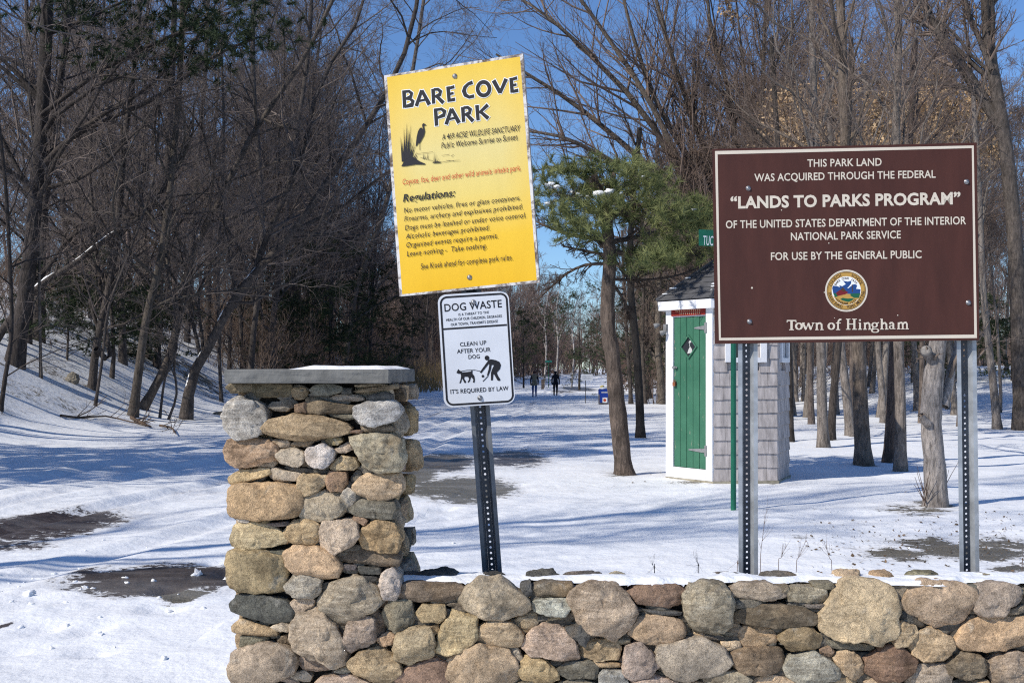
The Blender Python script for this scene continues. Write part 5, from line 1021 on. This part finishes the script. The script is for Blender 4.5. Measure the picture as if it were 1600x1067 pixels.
for i, (pts, w0, w1, label, col, k, t0) in enumerate(FEAT):
    base, TP, TR = px_trunk(pts, w0*(.8 if pts[0][0] < 800 else 1), w1); Y = base[1]
    ex = [(spline([W(x, y, Y+rt.normal(0, .3)+j*.12) for j, (x, y) in enumerate(q)], 10), np.linspace(a, b, 10)/2/F*Y) for q, a, b in EXPL.get(i, [])]
    left = pts[0][0] < 800; lf = 0; zone = None
    if i == 37: lf = 350
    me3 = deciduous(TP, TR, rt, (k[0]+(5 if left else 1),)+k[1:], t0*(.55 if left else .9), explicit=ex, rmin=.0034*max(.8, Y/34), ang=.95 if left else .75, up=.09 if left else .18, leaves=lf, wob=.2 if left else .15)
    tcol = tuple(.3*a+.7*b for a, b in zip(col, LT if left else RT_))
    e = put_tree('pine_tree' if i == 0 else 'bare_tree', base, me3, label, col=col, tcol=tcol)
    if i == 0:                                # dark needle sprays on its long limbs
        cl = [W(x, y, Y+rt.normal(0, 1.2)) for x, y in ((330, 60), (350, 40), (380, 55), (395, 25), (370, 15), (300, 70), (280, 45), (310, 30), (250, 20), (220, 60), (200, 15), (240, 75), (270, 5), (160, 30), (130, 55), (400, 50), (340, 75), (380, 75), (180, 80), (60, 20), (90, -10), (300, -20), (360, -20), (140, 10), (320, 100), (290, 110), (230, 100))]
        v, t, _ = needles(cl, rt, 17, (.75, .8, .28), 40, .24, .012); obj('needles', mesh_np('needles', v-np.array(base), tris=t), DARKNEEDLE, e)
    if i == 18:
        pass

# the edge tree whose many stems fan out up and left behind the pine
base = G(1128, 652); Y = base[1]
stems = [[(1128, 652), (1124, 480), (1110, 360), (1060, 250), (1010, 150), (950, 60), (880, -40), (840, -110)], [(1128, 652), (1118, 450), (1080, 330), (990, 240), (900, 165), (830, 120), (775, 85)], [(1128, 652), (1112, 430), (1050, 310), (950, 250), (880, 215), (820, 205)],
         [(1128, 652), (1130, 420), (1120, 300), (1085, 190), (1050, 90), (1020, -20), (1000, -120)], [(1128, 652), (1136, 420), (1150, 280), (1140, 150), (1110, 40), (1100, -90)], [(1128, 652), (1140, 420), (1170, 290), (1190, 170), (1195, 40), (1210, -90)], [(1128, 652), (1118, 420), (1075, 290), (1000, 170), (925, 90), (860, 30), (800, -10)], [(1128, 652), (1110, 470), (1050, 380), (960, 320), (900, 270), (850, 260)],
         [(1128, 652), (1122, 440), (1090, 280), (1030, 170), (990, 60), (960, -60)]]
ex = [(spline([W(x, y, Y+rt.uniform(-1.6, 1.6)*j/7) for j, (x, y) in enumerate(s)], 12), np.linspace(15, 3.4, 12)/2/F*Y) for s in stems]
TP, TR = ex[3]
me3 = deciduous(TP, TR, rt, (8, 13, 9, 4), .4, lr=(.3, .30, .5, .5), ang=.6, up=.2, explicit=ex, rmin=.0042, wob=.1)
put_tree('bare_tree', base, me3, 'many stemmed grey tree fanning up and left behind the pine and shed', col=(.15, .125, .10), tcol=RT_)

# young oaks holding dry leaves behind the brown sign
for (bx, by), top, n, lab in (((1330, 668), [(1332, 500), (1330, 330), (1335, 150)], 5000, 'young oak keeping dry tan leaves above the middle of the brown sign'), ((1440, 662), [(1440, 500), (1430, 330), (1425, 170)], 5000, 'young oak keeping dry tan leaves above the right part of the brown sign'), ((1268, 664), [(1265, 500), (1262, 330), (1268, 165)], 3200, 'young oak keeping dry tan leaves above the left middle of the brown sign'), ((1500, 666), [(1502, 500), (1500, 330), (1492, 160)], 2600, 'young oak keeping dry tan leaves above the right end of the brown sign'), ((1210, 655), [(1200, 480), (1190, 330), (1170, 180), (1150, 0)], 1200, 'oak with a few sunlit tan leaves above the left corner of the brown sign')):
    base, TP, TR = px_trunk([(bx, by)]+top, 9, 3); Yq = base[1]; zlo, zhi = ((HC+(H-262)/F*Yq, HC+(H-135)/F*Yq) if bx > 1250 else (HC+(H-50)/F*Yq, 40)); me3 = deciduous(TP, TR, rt, (16, 10, 7, 3), .4, lr=(.34, .45, .5, .5), up=.05, leaves=n, lspread=.05 if bx < 1250 else .22, rmin=.0038, leafzone=lambda Q, a=zlo, b_=zhi: (Q[:, 2] > a) & (Q[:, 2] < b_)); put_tree('oak_tree', base, me3, lab, col=(.15, .12, .10), tcol=(.16, .12, .095))

# pruned pale tree in the right clearing
base = G(1461, 793); Y = base[1]; b = np.array(base)
P_ = [W(x, y, Y) for x, y in ((1461, 800), (1462, 770), (1460, 720), (1456, 680), (1455, 640), (1458, 600), (1461, 570), (1464, 545), (1468, 515), (1474, 490))]; TP = spline(P_, 22); TR = np.interp(np.linspace(0, 1, 22), [0, .1, .3, .5, .75, 1], [46, 36, 31, 32, 28, 22])/2/F*Y
TR = TR*(1+.035*rt.normal(0, 1, 22))
ex = [(spline([W(x, y, Y+j*.08) for j, (x, y) in enumerate(((1474, 635), (1482, 600), (1488, 570), (1496, 540), (1500, 480), (1510, 400)))], 9), np.linspace(17, 9, 9)/2/F*Y), (spline([W(x, y, Y-j*.04) for j, (x, y) in enumerate(((1466, 580), (1456, 560), (1448, 552), (1446, 548)))], 6), np.linspace(20, 14, 6)/2/F*Y), (spline([W(x, y, Y-.1-j*.03) for j, (x, y) in enumerate(((1450, 662), (1442, 654), (1439, 648)))], 5), np.linspace(14, 9, 5)/2/F*Y)]
me3 = deciduous(TP, TR, rt, (3, 6, 5, 2), .8, explicit=ex, rmin=.003, sides=14)
e = put_tree('pruned_tree', base, me3, 'stout pale tree with knobbly pruned stubs, standing in the right clearing', col=(.33, .295, .265), tcol=(.2, .16, .13))
tw = []; B0 = np.array([W(1472, 770, Y)])                                           # suckers at its foot
S_, SR = grow(np.array([[b+[.1, 0, 0], b+[.14, -.02, .5]], [b+[-.16, -.1, .02], b+[-.2, -.15, .35]]]), np.full((2, 2), .012), 7, rt, .0, .6, .5, .9, 4, .3, .1, rmin=.003)
sv, sq = tubes(S_, SR, 4); obj('sucker_shoots', mesh_np('suckers', sv-b, sq), TWIG, e, color=(.09, .06, .045))
mb = MB()
for x, y, r in ((1447, 548, 9),): mb.lathe(np.array(W(x, y, Y-.14))-b, [(r/F*Y, 0), (r*.7/F*Y, .03), (r*.3/F*Y, .02)], 12, (-.35, -.85, .3))
obj('pruning_scar', mb.mesh('scar', True), plain('scar_wood', (.22, .2, .18), .9, .4, 30), e)

# the pitch pine beside the road
base = G(971, 741); Y = base[1]; b = np.array(base)
P_ = [W(x, y, Y) for x, y in ((976, 746), (972, 710), (966, 650), (961, 600), (957, 555), (951, 520), (949, 480), (951, 440), (953, 400), (950, 370), (948, 335), (952, 300), (960, 270))]; TP = spline(P_, 30); TR = np.interp(np.linspace(0, 1, 30), [0, .05, .25, .5, .7, .85, 1], [38, 29, 25, 22, 20, 17, 6])/2/F*Y*(1+.045*rt.normal(0, 1, 30))
lim = [((952, 372), (925, 372), (890, 366), (850, 352), (836, 345)), ((955, 378), (990, 372), (1030, 362), (1075, 356), (1110, 352)), ((950, 350), (930, 330), (900, 312), (870, 300)), ((950, 345), (980, 325), (1010, 320), (1050, 335)), ((951, 320), (940, 295), (925, 275)), ((954, 310), (975, 290), (1000, 275), (1020, 268)), ((954, 392), (985, 398), (1020, 402), (1060, 396), (1090, 400)),
       ((951, 412), (915, 414), (885, 428), (862, 448), (838, 470)), ((952, 400), (915, 392), (880, 385)), ((958, 436), (990, 438), (1025, 436), (1060, 430), (1100, 416)), ((955, 440), (975, 470), (985, 500))]
ex = []
for j, q in enumerate(lim):
    dy = rt.uniform(-1.1, 1.1); ex.append((spline([W(x, y, Y+dy*i/4) for i, (x, y) in enumerate(q)], 9), np.linspace(9 if j < 7 else 5.5, 2.4, 9)/2/F*Y))
me3 = deciduous(TP, TR, rt, (5, 12, 7, 3), .6, lr=(.15, .32, .45, .5), up=.05, explicit=ex, rmin=.003, sides=14, wob=.2)
e = put_tree('pine_tree', base, me3, 'crooked pitch pine with a bushy green crown and snow tufts, left of the shed', col=(.135, .105, .085), tcol=(.085, .066, .055))
cl = []
for x, y in ((845, 275), (870, 270), (858, 300), (885, 295), (905, 305), (850, 325), (880, 325), (910, 330), (935, 325), (960, 318), (900, 350), (935, 350), (870, 345), (985, 300), (1010, 325), (985, 335), (1040, 335), (1065, 340), (1090, 335), (1100, 355), (1070, 360), (1040, 352), (925, 270), (950, 262), (900, 268), (1005, 285), (1030, 300), (960, 290), (930, 295), (1010, 270), (975, 265), (1050, 395), (1075, 385), (1090, 400), (1025, 400), (1000, 395), (975, 400), (985, 415), (1010, 412), (1055, 408), (1035, 380), (1110, 330), (1115, 375), (1080, 320), (960, 345), (885, 365), (915, 370), (1045, 318), (1060, 410)): cl.append(W(x, y, Y+rt.uniform(-1.0, 1.0)))
v, t, tips = needles([(x, y-.5*abs(rt.normal(0, .35)), z) for x, y, z in cl], rt, 15, (.19, .26, .055), 60, .15, .0042, .7); obj('needles', mesh_np('needles', v-b, tris=t), NEEDLE, e)
v, t, b0 = [], [], 0
for x, y, r in ((938, 303, 10), (945, 308, 8), (952, 299, 7), (905, 304, 6), (860, 288, 8), (870, 292, 6), (968, 287, 4), (1054, 326, 4), (1085, 328, 4), (1005, 276, 3), (970, 302, 3), (856, 318, 5), (958, 322, 2.5), (912, 333, 2.5), (895, 300, 5), (920, 308, 6)):
    q = icv*np.array([r, r, r*.5])/F*Y*(1+.2*rt.normal(0, 1, (len(icv), 1)))+np.array(W(x, y, Y-.25+rt.uniform(-.3, .2))); v.append(q); t.append(ict+b0); b0 += len(q)
obj('branch_snow', mesh_np('branch_snow', np.concatenate(v), tris=np.concatenate(t), smooth=True), SNOW, kind='stuff')
# snow lying along the leaning trunks of the left bank
ps = []
for i, f0, f1 in ((10, .06, .13), (10, .15, .2), (10, .24, .36), (14, .2, .36), (14, .4, .62), (6, .36, .43), (6, .5, .56), (10, .42, .47)):
    base_, TP, TR = px_trunk(FEAT[i][0], FEAT[i][1]*.8, FEAT[i][2], n=160)
    k0, k1 = int(f0*159), int(f1*159); P_ = TP[k0:k1+1]+np.stack([TR[k0:k1+1]*-.12+rt.normal(0, .006, k1-k0+1), TR[k0:k1+1]*-.25, TR[k0:k1+1]*.66], -1); e_ = np.sin(np.linspace(0, np.pi, k1-k0+1))**.4
    ps.append(tubes(P_[None], (TR[k0:k1+1]*.48*e_*(1+.15*rt.normal(0, 1, k1-k0+1))+.002)[None], 9))
obj('trunk_snow', mesh_np('trunk_snow', *join(ps), smooth=True), SNOW, kind='stuff')

# ------------------------------------------------------------------ the wood behind: each tree its own, from a few kinds
def proto(h, r, seed, k, lean=.0, t0=.3, up=.2, rmin=.006, lr=(.42, .45, .5, .5), wob=.13):
    g = np.random.default_rng(seed); n = 14; z = np.linspace(0, 1, n); a = g.uniform(0, 6.28)
    TP = np.stack([lean*h*z**1.5*np.cos(a)+np.cumsum(g.normal(0, .010*h/4, n)), lean*h*z**1.5*np.sin(a)+np.cumsum(g.normal(0, .010*h/4, n)), z*h-.15], -1); TP[0, :2] = 0
    TR = flare(r*(1-.82*z)); (a_, c_, _) = deciduous(TP, TR, g, k, t0, up=up, rmin=rmin, lr=lr, ang=.8, wob=wob); return mesh_np('trunk', *a_, smooth=True), mesh_np('crown', *c_, smooth=True)
RPROT = [proto(h, r, 300+i, (20, 10, 9, 3), lean=l, t0=.3, up=.18, rmin=.0062) for i, (h, r, l) in enumerate(((15, .11, .05), (17, .13, .1), (13, .085, .1), (16, .10, .06)))]
LPROT = [proto(h, r, 100+i, (18, 8, 7, 2), lean=l, t0=t0*.5, up=.10, wob=.2) for i, (h, r, l, t0) in enumerate(((15, .12, .06, .22), (17, .15, .1, .28), (13, .09, .12, .18), (18, .17, .04, .3), (14, .10, .16, .2), (11, .07, .1, .15)))]
FPROT = [proto(h, r, 200+i, (13, 8, 7, 2), lean=.05, t0=.2, rmin=.012, up=.3) for i, (h, r) in enumerate(((13, .14), (15, .17), (11, .11), (16, .2)))]
def wood(prots, pts, name, label, group, col, tcol, rng, smin=.8, smax=1.2, parts=True):
    for k, (x, y) in enumerate(pts):
        p = prots[rng.integers(0, len(prots))]; s = rng.uniform(smin, smax); e = empty(name, (x, y, gz(x, y)), label, 'tree', group, rz=rng.uniform(0, 6.28)); e.scale = (s, s, s*rng.uniform(.9, 1.12)); q = rng.uniform(.75, 1.25)
        for nm, me, m, c in (('trunk', p[0], BARK, col), ('crown', p[1], TWIG, tcol)):
            o = bpy.data.objects.new(nm, me); C.objects.link(o); o.parent = e; o.color = (*(a*q for a in c), 1)
            if not me.materials: me.materials.append(m)
def scatter(n, fx, y0, y1, rng, mind=1.3, pw=1.0, ok=lambda x, y: True):
    out = []; tries = 0
    while len(out) < n and tries < 9000:
        tries += 1; y = y0+(y1-y0)*rng.random()**pw; x = fx(y, rng)
        if ok(x, y) and all((x-a)**2+(y-b_)**2 > mind**2 for a, b_ in out): out.append((x, y))
    return out
rw = np.random.default_rng(33)
view = lambda x, y, m=60: -m < 800+F*x/y < 1600+m
near = [tuple(G(*f[0][0])[:2]) for f in FEAT]
clear = lambda x, y: all((x-a)**2+(y-b_)**2 > 1.0 for a, b_ in near)
L1 = scatter(38, lambda y, g: bankx(y)-2.0-abs(g.normal(0, 9)), 30, 75, rw, 1.6, 1.1, lambda x, y: view(x, y) and clear(x, y) and x < bankx(y)-2)
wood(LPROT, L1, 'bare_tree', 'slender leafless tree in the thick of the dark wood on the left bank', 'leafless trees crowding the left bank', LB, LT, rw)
L1b = scatter(16, lambda y, g: (g.uniform(400, 600)-800)/F*y, 50, 72, rw, 1.4, 1.0, lambda x, y: x < bankx(y)-.8)
wood(RPROT, L1b, 'bare_tree', 'slender twiggy tree in the wood over the pillar cap, left of the yellow board', 'leafless trees over the pillar cap', LB, LT, rw, .95, 1.25)
L2 = scatter(40, lambda y, g: bankx(y)-2.5-abs(g.normal(0, 14)), 72, 150, rw, 2.0, 1.0, lambda x, y: view(x, y) and x < bankx(y)-2.5)
wood(FPROT, L2, 'bare_tree', 'far leafless tree in the wood along the left side of the road, beyond the walkers', 'far leafless trees left of the road', (.10, .083, .075), (.095, .078, .07), rw)
R1 = scatter(74, lambda y, g: np.interp(y, [28, 120], [7.5, 13])+abs(g.normal(0, 14)), 38, 90, rw, 1.7, 1.0, lambda x, y: view(x, y) and clear(x, y) and 800+F*x/y > 975)
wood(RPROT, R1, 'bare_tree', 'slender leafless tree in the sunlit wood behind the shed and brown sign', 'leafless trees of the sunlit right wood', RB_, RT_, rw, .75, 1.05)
R2 = scatter(44, lambda y, g: roadr(y)+4+abs(g.normal(0, 14)), 85, 170, rw, 2.0, 1.0, lambda x, y: view(x, y) and x > roadr(y)+3)
wood(FPROT, R2, 'bare_tree', 'far leafless tree in the wood along the right side of the road, beyond the bin', 'far leafless trees right of the road', (.14, .115, .098), (.13, .105, .09), rw)
# trees of the bank just outside the picture, whose shadows cross the road
wood(LPROT, [(-13.2, 11.2), (-14.5, 12.6), (-12.6, 14.5), (-15.5, 17), (-13, 19.5), (-16.5, 21), (-18, 14), (-13.6, 24), (-17, 26), (-12.7, 17.2), (-14.6, 22.2), (-12.4, 4.2)], 'bare_tree', 'leafless tree on the bank just left of the picture, shading the road', 'leafless trees left of the picture', LB, LT, rw, .85, 1.15)
# pale birches at the end of the road
for x, h, lab in ((868, 11, 'white birch stem at the far bend, just right of the green street name blade'), (893, 9, 'white birch stem at the far bend, left of the small white notice'), (850, 10, 'white birch stem at the far bend, above the left walker')):
    Y = 118; X = (x-800)/F*Y; z0 = gz(X, Y); g = rw; TP = spline([(X, Y, z0-.1), (X+.25, Y, z0+h*.4), (X+.1, Y+.2, z0+h*.7), (X+.5, Y, z0+h)], 12)
    me3 = deciduous(TP, np.linspace(.11, .03, 12), g, (9, 6, 5, 2), .3, up=.3, rmin=.012); put_tree('birch_tree', (X, Y, z0), me3, lab, col=(.5, .47, .44), tcol=(.16, .12, .11))

# far-off wood closing the view: one mass
g = np.random.default_rng(55); V_, Q_, b0 = [], [], 0
mm = []
for i in range(4):
    n = 7; z = np.linspace(0, 1, n); h = (14, 17, 12, 15)[i]; TP = np.stack([np.cumsum(g.normal(0, .15, n)), np.cumsum(g.normal(0, .15, n)), z*h], -1); TR = .15*(1-.8*z)
    l_, rl_ = grow(TP[None], TR[None], 15, g, .06, .98, .7, .42, 5, .2, .16, rmin=.03); b_, rb_ = grow(l_, rl_, 8, g, .1, .98, .7, .5, 4, .15, .16, rmin=.022); t_, rt_ = grow(b_, rb_, 7, g, .1, .98, .7, .55, 3, .1, .16, rmin=.016)
    mm.append(join([tubes(TP[None], TR[None], 5), tubes(l_, rl_, 3), tubes(b_, rb_, 3), tubes(t_, rt_, 3)]))
for k in range(500):
    if k < 60: Y = g.uniform(62, 150); X = bankx(Y)-10-abs(g.normal(0, 16))
    elif k < 300: Y = g.uniform(150, 300); X = g.uniform(-.12, .48)*Y
    else: Y = g.uniform(125, 260); X = g.uniform(-.11, .12)*Y
    if (bankx(Y)-2 < X < roadr(Y)+2 and Y < 250) or not view(X, Y, 120): continue
    v, q = mm[k % 4]; s = g.uniform(.8, 1.25); a = g.uniform(0, 6.28); Rm = np.array([[math.cos(a), -math.sin(a), 0], [math.sin(a), math.cos(a), 0], [0, 0, 1]]); V_.append((v*s)@Rm.T+np.array([X, Y, gz(X, Y)])); Q_.append(q+b0); b0 += len(v)
obj('distant_wood', mesh_np('distant_wood', np.concatenate(V_), np.concatenate(Q_)), TWIG, color=(.20, .155, .135), kind='stuff')

# undergrowth: bare brush along the wood's edges
def brush(pts, h, rng, stems=5, rmin=.006, k=(4, 4)):
    n = len(pts); z = np.array([gz(x, y) for x, y in pts]); b = np.column_stack([pts, z-.05]); b = np.repeat(b, stems, 0)+np.column_stack([rng.normal(0, .25, (n*stems, 2)), np.zeros(n*stems)])
    d = norm(rng.normal(0, .35, (n*stems, 3))*[1, 1, 0]+[0, 0, 1]); L = h*rng.uniform(.5, 1.1, (n*stems, 1)); P_ = np.stack([b+d*L*t+np.array([0, 0, -.12])*t*t*L+rng.normal(0, .03, d.shape)*t for t in np.linspace(0, 1, 5)], 1); R_ = np.linspace(rmin*2.2, rmin, 5)[None]*np.ones((n*stems, 1))
    B_, BR_ = grow(P_, R_, k[0], rng, .25, .95, .6, .5, 4, .15, .15, rmin=rmin); t_, tr_ = grow(B_, BR_, k[1], rng, .1, .95, .6, .5, 3, .1, .15, rmin=rmin*.8)
    return join([tubes(P_, R_, 4), tubes(B_, BR_, 3), tubes(t_, tr_, 3)])
gb = np.random.default_rng(77)
pA = scatter(260, lambda y, g_: bankx(y)-.8-abs(g_.normal(0, 8)), 50, 150, gb, .5, 1, lambda x, y: view(x, y))
pB = scatter(260, lambda y, g_: bankx(y)-6-abs(g_.normal(0, 7)), 26, 56, gb, .8, 1, lambda x, y: view(x, y))
obj('undergrowth', mesh_np('undergrowth', *join([brush(pA, 2.4, gb, 5, .008, (5, 4)), brush(pB, 1.7, gb, 5, .006, (5, 3))])), TWIG, color=(.17, .13, .105), kind='stuff')
pC = scatter(190, lambda y, g_: 800 and (g_.uniform(830, 1640)-800)/F*y, 58, 120, gb, .6, 1, lambda x, y: view(x, y) and x > roadr(y)+3.5)
obj('undergrowth', mesh_np('undergrowth', *brush(pC, 2.6, gb, 5, .008, (5, 4))), TWIG, color=(.17, .125, .10), kind='stuff')
pD = scatter(420, lambda y, g_: (g_.uniform(560, 1080)-800)/F*y, 95, 230, gb, .6, 1)
obj('undergrowth', mesh_np('undergrowth', *brush([p for p in pD if not bankx(p[1])-.8 < p[0] < roadr(p[1])+1.0], 6.5, gb, 6, .016, (5, 4))), TWIG, color=(.16, .115, .095), kind='stuff')
pE = scatter(150, lambda y, g_: (g_.uniform(330, 660)-800)/F*y, 50, 80, gb, .4, 1, lambda x, y: x < bankx(y)-.6)
obj('undergrowth', mesh_np('undergrowth', *brush(pE, 3.6, gb, 5, .008, (6, 5))), TWIG, color=(.22, .165, .13), kind='stuff')
pF = [((px-800)/F*Y, Y) for px, Y in zip(gb.uniform(560, 1640, 420), gb.uniform(185, 300, 420))]
pF = [p for p in pF if not bankx(p[1])-1 < p[0] < roadr(p[1])+1 or p[1] > 250]
obj('undergrowth', mesh_np('undergrowth', *brush(pF, 10, gb, 7, .028, (6, 5))), TWIG, color=(.21, .16, .135), kind='stuff')
# tall dead grass at the far left road edge
v, q, b0 = [], [], 0
for k in range(2600):
    y = gb.uniform(72, 104); x = bankx(y)-gb.uniform(-.4, 5.5)
    z = gz(x, y); h = gb.uniform(.7, 1.7); d = gb.normal(0, .22, 2); w_ = .02
    v += [(x-w_, y, z), (x+w_, y, z), (x+d[0]*h, y+d[1]*h, z+h)]
obj('tall_dry_grass', mesh_np('tall_dry_grass', v, tris=np.arange(len(v)).reshape(-1, 3)), STRAW, kind='stuff')

MIDNEEDLE = leaf_mat('dull_needles', (.03, .045, .022), (.075, .095, .045), 1.5)
# evergreens: dark young hemlocks on the bank and along the road
def hemlock(base, h, r, label, rng, mat=DARKNEEDLE, nn=1, group=None, name='hemlock_tree', nl=.16, nw=.012):
    X, Y, Z = base; TP = np.array([[0, 0, -.1], [.03, 0, h*.35], [-.02, .03, h*.7], [0, 0, h]]); TP = spline(TP, 9); TR = np.linspace(.022*h*.6, .01, 9); e = empty(name, base, label, 'tree', group)
    L_, RL = grow(TP[None], TR[None], int(26*nn), rng, .05, .97, 1.25, r/h*1.5, 6, -.03, .1, rr=.4, rmin=.008); B_, BR_ = grow(L_, RL, 5, rng, .2, .98, .7, .4, 4, -.02, .1, rmin=.006)
    tv, tq = join([tubes(TP[None], TR[None], 7), tubes(L_, RL, 4)]); obj('trunk', mesh_np('trunk', tv, tq), BARK, e, color=DK)
    Q = np.concatenate([L_[:, 2:].reshape(-1, 3), B_[:, 1:].reshape(-1, 3)]); v, t, _ = needles(Q, rng, 2, (.12, .12, .05), 15, nl, nw, 0); obj('foliage', mesh_np('foliage', v, tris=t), mat, e)
for (x, y), h, r, lab in (((105, 565), 3.0, 1.9, 'low spreading hemlock on the bank right of the thick pine trunk'), ((150, 545), 2.6, 2.0, 'dark hemlock sapling on the bank behind the ragged footed tree'), ((195, 548), 2.4, 1.8, 'dark hemlock sapling left of the near black trunk'), ((225, 552), 2.0, 1.4, 'smallest hemlock sapling beside the near black trunk'),
                        ((515, 612), 7.5, 3.2, 'dark hemlock behind the right end of the pillar cap'), ((575, 612), 6.5, 2.8, 'dark hemlock close left of the dog waste notice'), ((470, 612), 5.0, 2.8, 'brownish dark hemlock over the middle of the pillar cap')):
    hemlock(G(x, y), h, r, lab, gb, nn=1.3 if h > 4 else 1, nl=.2 if h > 4 else .14)
for x, Y, h, r, lab in ((818, 112, 8, 3.2, 'dark far evergreen right beside the dog waste notice'), (905, 105, 9, 2.6, 'far green evergreen left of the pine trunk'), (1012, 70, 7.5, 2.6, 'green evergreen behind the trunks left of the shed'), (1040, 85, 9, 3, 'taller evergreen behind the left edge of the shed'), (985, 92, 7, 2.4, 'dull green evergreen behind the dark straight trunk'), (1510, 60, 4.5, 2.2, 'bushy evergreen beyond the right sign post'), (1580, 58, 3.5, 2.0, 'low evergreen on the rise at the right edge'), (1415, 75, 5, 2.4, 'dull evergreen low behind the brown sign board')):
    X = (x-800)/F*Y; hemlock((X, Y, gz(X, Y)), h, r, lab, gb, mat=MIDNEEDLE if x > 900 else DARKNEEDLE, nn=1.3, nl=.17, nw=.013)

for x, y, h, r in ((-14.4, 13.0, 15, 2.0), (-12.9, 14.8, 15, 2.0), (-15.0, 17.6, 15, 2.4)):
    hemlock((x, y, gz(x, y)), h, r, 'tall dark evergreen on the bank just left of the picture, shading the road', gb, nn=.85, group='evergreens left of the picture', nl=.34, nw=.03)

# ------------------------------------------------------------------ small things on the ground
for k, (px, py, w_, hh, lab) in enumerate(((113, 602, 20, 20, 'grey boulder half buried in the snow of the left bank'), (345, 648, 26, 7, 'low snow dusted rock at the road edge left of the pillar'), (200, 553, 26, 7, 'flat dark rock near the top of the left bank'))):
    X, Y, Z = G(px, py); a = np.linspace(0, 2*np.pi, 9)[:-1]; o_ = np.stack([np.cos(a)*w_*.5, np.sin(a)*hh*.55], -1)/F*Y*gb.uniform(.85, 1.1, (8, 1)); V, q, t = stone_mesh(o_, np.array([1., 0, 0]), UP, np.array([0, -1., 0]), gb, back=w_/F*Y*.6, front=w_/F*Y*.35)
    obj('boulder', mesh_np('boulder', V, q, t, smooth=True), STONE, None, (X, Y, Z+hh/F*Y*.3), COL['S'], label=lab, cat='rock')
for pts, w_, lab in (([(95, 648), (130, 652), (165, 653), (205, 662), (232, 668)], 4, 'long fallen branch lying along the foot of the left bank'), ([(205, 655), (222, 664), (236, 670)], 6, 'short broken branch end beside the long fallen one'), ([(250, 668), (268, 672), (275, 682)], 4, 'small dark stick pile at the road edge below the leaning tree')):
    P_ = np.array([np.array(G(x, y))+[0, 0, .06] for x, y in pts]); base = P_[len(P_)//2]; P_ = spline(P_-base, 9); R_ = np.linspace(w_, w_*.4, 9)/2/F*base[1]; t_, r_ = grow(P_[None], R_[None], 9, gb, .1, .95, .7, .25, 4, .25, .2, rmin=.008); t2, r2 = grow(t_, r_, 3, gb, .2, .9, .6, .5, 3, .2, .2, rmin=.006)
    obj('fallen_branch', mesh_np('fallen_branch', *join([tubes(P_[None], R_[None], 6), tubes(t_, r_, 4), tubes(t2, r2, 3)])), TWIG, None, tuple(base), (.13, .095, .07), label=lab, cat='branch')
# thin dead weed stalks behind the wall
for x, yt, yb, dx, lab in ((1188, 795, 893, 10, 'thin dead weed stalk just right of the left sign post'), (1092, 870, 897, -4, 'short pair of dead weed stalks left of the green pole'), (1216, 850, 893, 14, 'small forked dead weed stalk between the sign posts'), (1244, 843, 896, 16, 'tall leaning dead weed stalk between the sign posts'), (1300, 848, 896, -12, 'lone upright dead weed stalk near the flat tan stones'), (1023, 880, 897, -4, 'tiny weed tip poking from the snow left of the green pole'), (1152, 870, 893, 4, 'dead weed stalk against the left sign post'), (1597, 862, 890, 8, 'weed tip at the right edge of the wall')):
    Y = 5.7; X = (x-800)/F*Y; z0 = gz(X, Y); ztop = HC+(H-yt)/F*Y; P_ = spline([(0, 0, 0), (0, 0, (HC+(H-yb)/F*Y)-z0), (dx*.3/F*Y, 0, (ztop+.0*(0))*.5+.5*(HC+(H-yb)/F*Y)-z0), (dx/F*Y, 0, ztop-z0)], 10); R_ = np.linspace(.0022, .0007, 10)
    t_, r_ = grow(P_[None], R_[None], 9, gb, .5, .98, .55, .12, 4, .3, .1, rmin=.0006); obj('weed_stalk', mesh_np('weed_stalk', *join([tubes(P_[None], R_[None], 5), tubes(t_, r_, 4)])), TWIG, None, (X, Y, z0), (.16, .11, .085), label=lab, cat='weed')
# dry leaves and twigs littered in the right clearing and along the bank
v, q, b0 = [], [], 0
for k in range(520):
    if k < 500: px, py = gb.uniform(1250, 1640), gb.normal(845, 26)
    elif k < 650: px, py = gb.normal(960, 60), gb.normal(752, 8)
    else: px, py = gb.uniform(-10, 350), gb.normal(640, 22)
    if py < 600 or py > 900: continue
    X, Y, _ = G(px, py); X += gb.normal(0, .1); z = gz(X, Y); c = np.array([X, Y, z+.012]); a = norm(gb.normal(0, 1, 3)*[1, 1, .3]); b_ = norm(np.cross(a, gb.normal(0, .4, 3)+[0, 0, 1])); s = gb.uniform(.008, .024); l = s*gb.uniform(.2, .8); v += [c-a*s, c+b_*l, c+a*s, c-b_*l]
obj('leaf_litter', mesh_np('leaf_litter', np.array(v), np.arange(len(v)).reshape(-1, 4)), leaf_mat('litter', (.06, .04, .025), (.2, .14, .09), 3), kind='stuff')
for o in (_to,): bpy.data.objects.remove(o)
